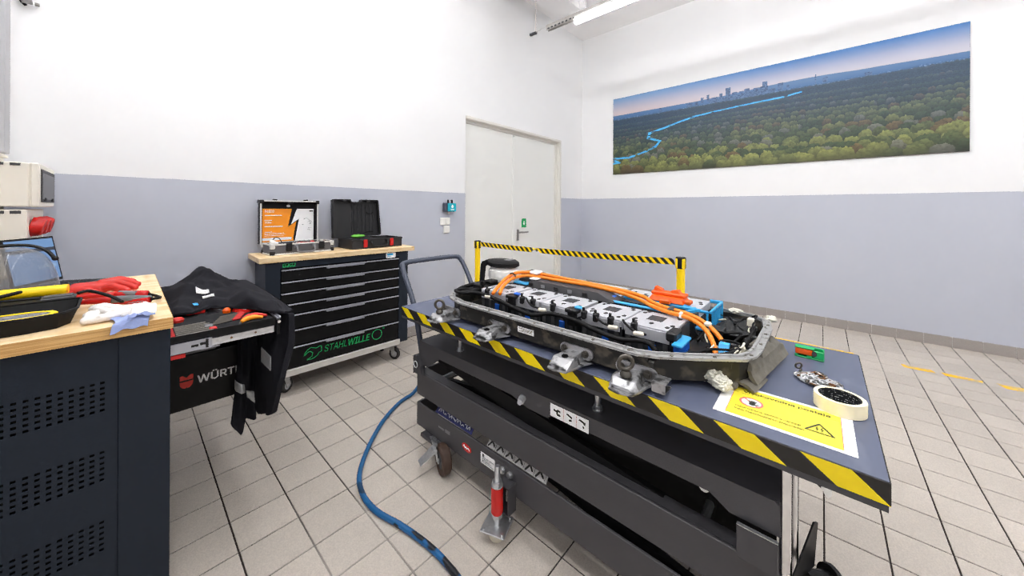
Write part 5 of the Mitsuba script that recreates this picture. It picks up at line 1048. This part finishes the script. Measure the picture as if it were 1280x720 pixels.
obj('strap', tube([(-.43, 2.07, BT + .058), (-.33, 2.075, BT + .060), (-.25, 2.075, BT + .060), (-.21, 2.09, BT + .056)], .012, 8, 5, flat=.35), 'black_soft', k, True)
obj('strap', tube([(-.36, 2.0, BT + .064), (-.30, 2.06, BT + .074), (-.25, 2.12, BT + .080)], .006, 6), 'black_soft', k, True)
k = thing('insulated_rod', 'thick yellow insulated rod lying across the black pouch in front of the clear visor', 'rod')
obj('rod', tube([(-.44, 2.205, BT + .064), (-.30, 2.198, BT + .064), (-.150, 2.19, BT + .064)], .0185, 18, 1), 'yellow_paint', k, 40)
obj('end_ring', torus((-.151, 2.190, BT + .064), .0165, .0025, (1, -.06, 0), 20, 6), 'poster_orange', k, True)
k = thing('face_visor', 'clear dome visor with a black rim at the left edge of the workbench', 'visor')
vc = np.array([-.315, 2.40, BT + .006])
def dome(a0, a1, n=28, m_=14, rx=.132, ry=.125, rz=.215):
    V, F = [], []
    for i in range(n + 1):
        a = a0 + (a1 - a0) * i / n
        for j in range(m_ + 1):
            e = PI / 2 * j / m_; V.append(vc + np.array([rx * math.cos(a) * math.cos(e) ** .7, ry * math.sin(a) * math.cos(e) ** .7, rz * math.sin(e)]))
    for i in range(n):
        for j in range(m_): p0 = i * (m_ + 1) + j; F += [(p0, p0 + m_ + 1, p0 + m_ + 2), (p0, p0 + m_ + 2, p0 + 1)]
    return trimesh.Trimesh(V, F, process=False)
obj('shell', dome(-PI, PI, 48), 'visor_clear', k, True)
obj('rim', tube([vc + np.array([.128 * math.copysign(abs(math.cos(t)) ** .7, math.cos(t)), .02 + .04 * math.sin(t), .219 * math.sin(t) ** .62]) for t in np.linspace(.62, PI - .2, 14)], .0065, 8, 3), 'black_plastic', k, True)
obj('lower_band', tube([vc + np.array([.137 * math.cos(t), .127 * math.sin(t), .004]) for t in np.linspace(-PI, PI, 30)], .004, 6, 1), 'dark_grey_plastic', k, True)
obj('hinge_knob', sph(vc + np.array([.112, .045, .157]), .010), 'black_plastic', k, True)
# red insulating glove
k = thing('glove', 'pair of thick red insulating gloves lying flat behind the red probes', 'glove')
man = hull_sph([((-.150, 2.36, BT + .024), .022), ((-.150, 2.47, BT + .024), .020), ((-.075, 2.33, BT + .026), .024), ((-.075, 2.45, BT + .026), .022)])
for P in ([(-.075, 2.46, BT + .034), (-.02, 2.50, BT + .038), (.022, 2.475, BT + .026)], [(-.075, 2.42, BT + .038), (-.015, 2.43, BT + .042), (.035, 2.375, BT + .026)], [(-.078, 2.375, BT + .036), (-.02, 2.36, BT + .040), (.026, 2.30, BT + .024)], [(-.08, 2.335, BT + .030), (-.04, 2.31, BT + .036), (.002, 2.255, BT + .022)], [(-.13, 2.34, BT + .024), (-.11, 2.30, BT + .028), (-.085, 2.275, BT + .022)]):
    man += chain_man(P, [.0185, .0165, .0135])
obj('body', to_tri(man, .008, 8), 'red_rubber', k, True)
# test probes
for nm, lab, A_, B_, C_, hm_ in (('test_probe', 'red test probe with a dark red grip, the one nearer the red gloves', (-.138, 2.215, BT + .022), (-.03, 2.165, BT + .022), (.060, 2.105, BT + .020), 'red_plastic'), ('test_probe', 'red test probe with a grey handle, behind the white glove', (-.125, 2.105, BT + .020), (-.036, 2.060, BT + .022), (.064, 1.985, BT + .020), 'probe_grey')):
    k = thing(nm, lab, 'probe'); A_, B_, C_ = map(np.array, (A_, B_, C_))
    obj('shaft', tube([A_, A_ * .5 + B_ * .5, B_], [.008, .0115, .0135], 12, 3), 'red_plastic', k, True)
    obj('collar', cyl(B_ - (B_ - A_) * .03, B_ + (C_ - B_) * .04, .0155, 16), 'red_rubber', k, 35)
    obj('handle', tube([B_ + (C_ - B_) * .042, B_ * .5 + C_ * .5, C_], [.0145, .0165, .0145], 14, 3), hm_, k, True)
    if hm_ == 'probe_grey': obj('underside', tube([B_ + np.array([.01, -.006, -.004]), C_ + np.array([-.004, -.006, -.004])], .0135, 12, 1), 'red_plastic', k, True)
    else: obj('grip_inlay', tube([B_ + np.array([.012, -.003, .0035]), C_ + np.array([-.03, .01, .003])], .0135, 12, 1), 'mid_grey_plastic', k, True)
solo('test_cable', tube([(.066, 1.983, BT + .020), (.085, 1.985, BT + .02), (.094, 2.04, BT + .012), (.080, 2.10, BT + .012), (.062, 2.104, BT + .020)], .0055, 8), 'black_soft', 'black cable looping around the ends of the two red probes', 'cable', None, True)
solo('test_cable', tube([(-.118, 2.055, BT + .064), (-.095, 2.09, BT + .062), (-.06, 2.05, BT + .052), (-.03, 1.99, BT + .042), (-.01, 1.93, BT + .034)], .0055, 8), 'black_soft', 'thin black cable arching from the pouch over the probes to the white glove', 'cable', None, True)
# work glove, white with a blue cuff
k = thing('glove', 'white work glove with a pale blue cuff hanging over the workbench edge', 'glove')
man = hull_sph([((-.012, 1.865, BT + .018), .015), ((-.02, 1.80, BT + .017), .015), ((.045, 1.845, BT + .020), .016), ((.045, 1.79, BT + .020), .016)])
man += hull_sph([((.045, 1.845, BT + .020), .016), ((.045, 1.79, BT + .020), .016), ((.058, 1.745, BT + .018), .013), ((-.0, 1.765, BT + .018), .013)])
for P, r_ in (([(-.02, 1.875, BT + .020), (-.052, 1.93, BT + .024), (-.078, 1.975, BT + .016)], [.014, .0135, .012]), ([(-.018, 1.855, BT + .024), (-.050, 1.895, BT + .028), (-.078, 1.925, BT + .020)], [.0145, .014, .012]), ([(-.018, 1.83, BT + .020), (-.055, 1.835, BT + .021), (-.082, 1.81, BT + .017), (-.086, 1.85, BT + .016), (-.076, 1.88, BT + .016)], [.0155, .0155, .0145, .0125, .011]), ([(-.01, 1.79, BT + .017), (-.05, 1.775, BT + .017), (-.088, 1.775, BT + .015)], [.0145, .0135, .0125]), ([(.0, 1.80, BT + .022), (-.04, 1.80, BT + .030), (-.065, 1.86, BT + .030)], [.015, .013, .011])):
    man += chain_man(P, r_)
obj('body', bump_mesh(to_tri(man, .007, 6), .002, 60, 4), 'glove_white', k, True)
def cuff(P, w0, th=.0035, nn=10):
    V, F = [], []; P = spline(P, 4); N = len(P)
    for i, c in enumerate(P):
        for j in range(nn):
            u = j / (nn - 1) * 2 - 1; wv = np.array(w0) * u * (.9 + .15 * i / N); z = .0035 * math.sin(u * 6 + i * .6) + .006 * math.cos(u * 1.5)
            V += [c + wv + np.array([0, 0, z]), c + wv + np.array([0, 0, z - th])]
    for i in range(N - 1):
        for j in range(nn - 1):
            a = (i * nn + j) * 2; b_ = a + 2 * nn; F += [(a, a + 2, b_ + 2), (a, b_ + 2, b_), (a + 1, b_ + 3, a + 3), (a + 1, b_ + 1, b_ + 3)]
    for i in range(N - 1):
        for j in (0, nn - 1): a = (i * nn + j) * 2; b_ = a + 2 * nn; F += [(a, b_, b_ + 1), (a, b_ + 1, a + 1), (a, b_ + 1, b_), (a, a + 1, b_ + 1)]
    for i in (0, N - 1):
        for j in range(nn - 1): a = (i * nn + j) * 2; F += [(a, a + 1, a + 3), (a, a + 3, a + 2), (a, a + 3, a + 1), (a, a + 2, a + 3)]
    m = trimesh.Trimesh(V, F, process=False); return m
obj('cuff', cuff([(.040, 1.80, BT + .0395), (.044, 1.76, BT + .041), (.042, 1.72, BT + .034), (.038, 1.698, BT + .026)], (.030, .010, -.004)), 'glove_white', k, True, label='white knitted cuff')
obj('cuff_hem', cuff([(.038, 1.6975, BT + .026), (.036, 1.690, BT + .021)], (.031, .010, -.004)), 'glove_blue', k, True, label='blue hem')
obj('cuff', cuff([(.0, 1.775, BT + .010), (.012, 1.74, BT + .012), (.016, 1.712, BT + .012), (.012, 1.692, BT + .006), (.008, 1.686, BT - .016)], (.040, .003, .003)), 'glove_blue', k, True, label='pale blue cuff hanging over the edge')
obj('print', cat(*[tube([(.005 + .010 * q, 1.845 - .004 * (q % 2), BT + .0395), (.009 + .010 * q, 1.86, BT + .0400), (.014 + .010 * q, 1.850, BT + .0395)], .0012, 5, 2) for q in range(4)]), 'mid_grey_plastic', k)
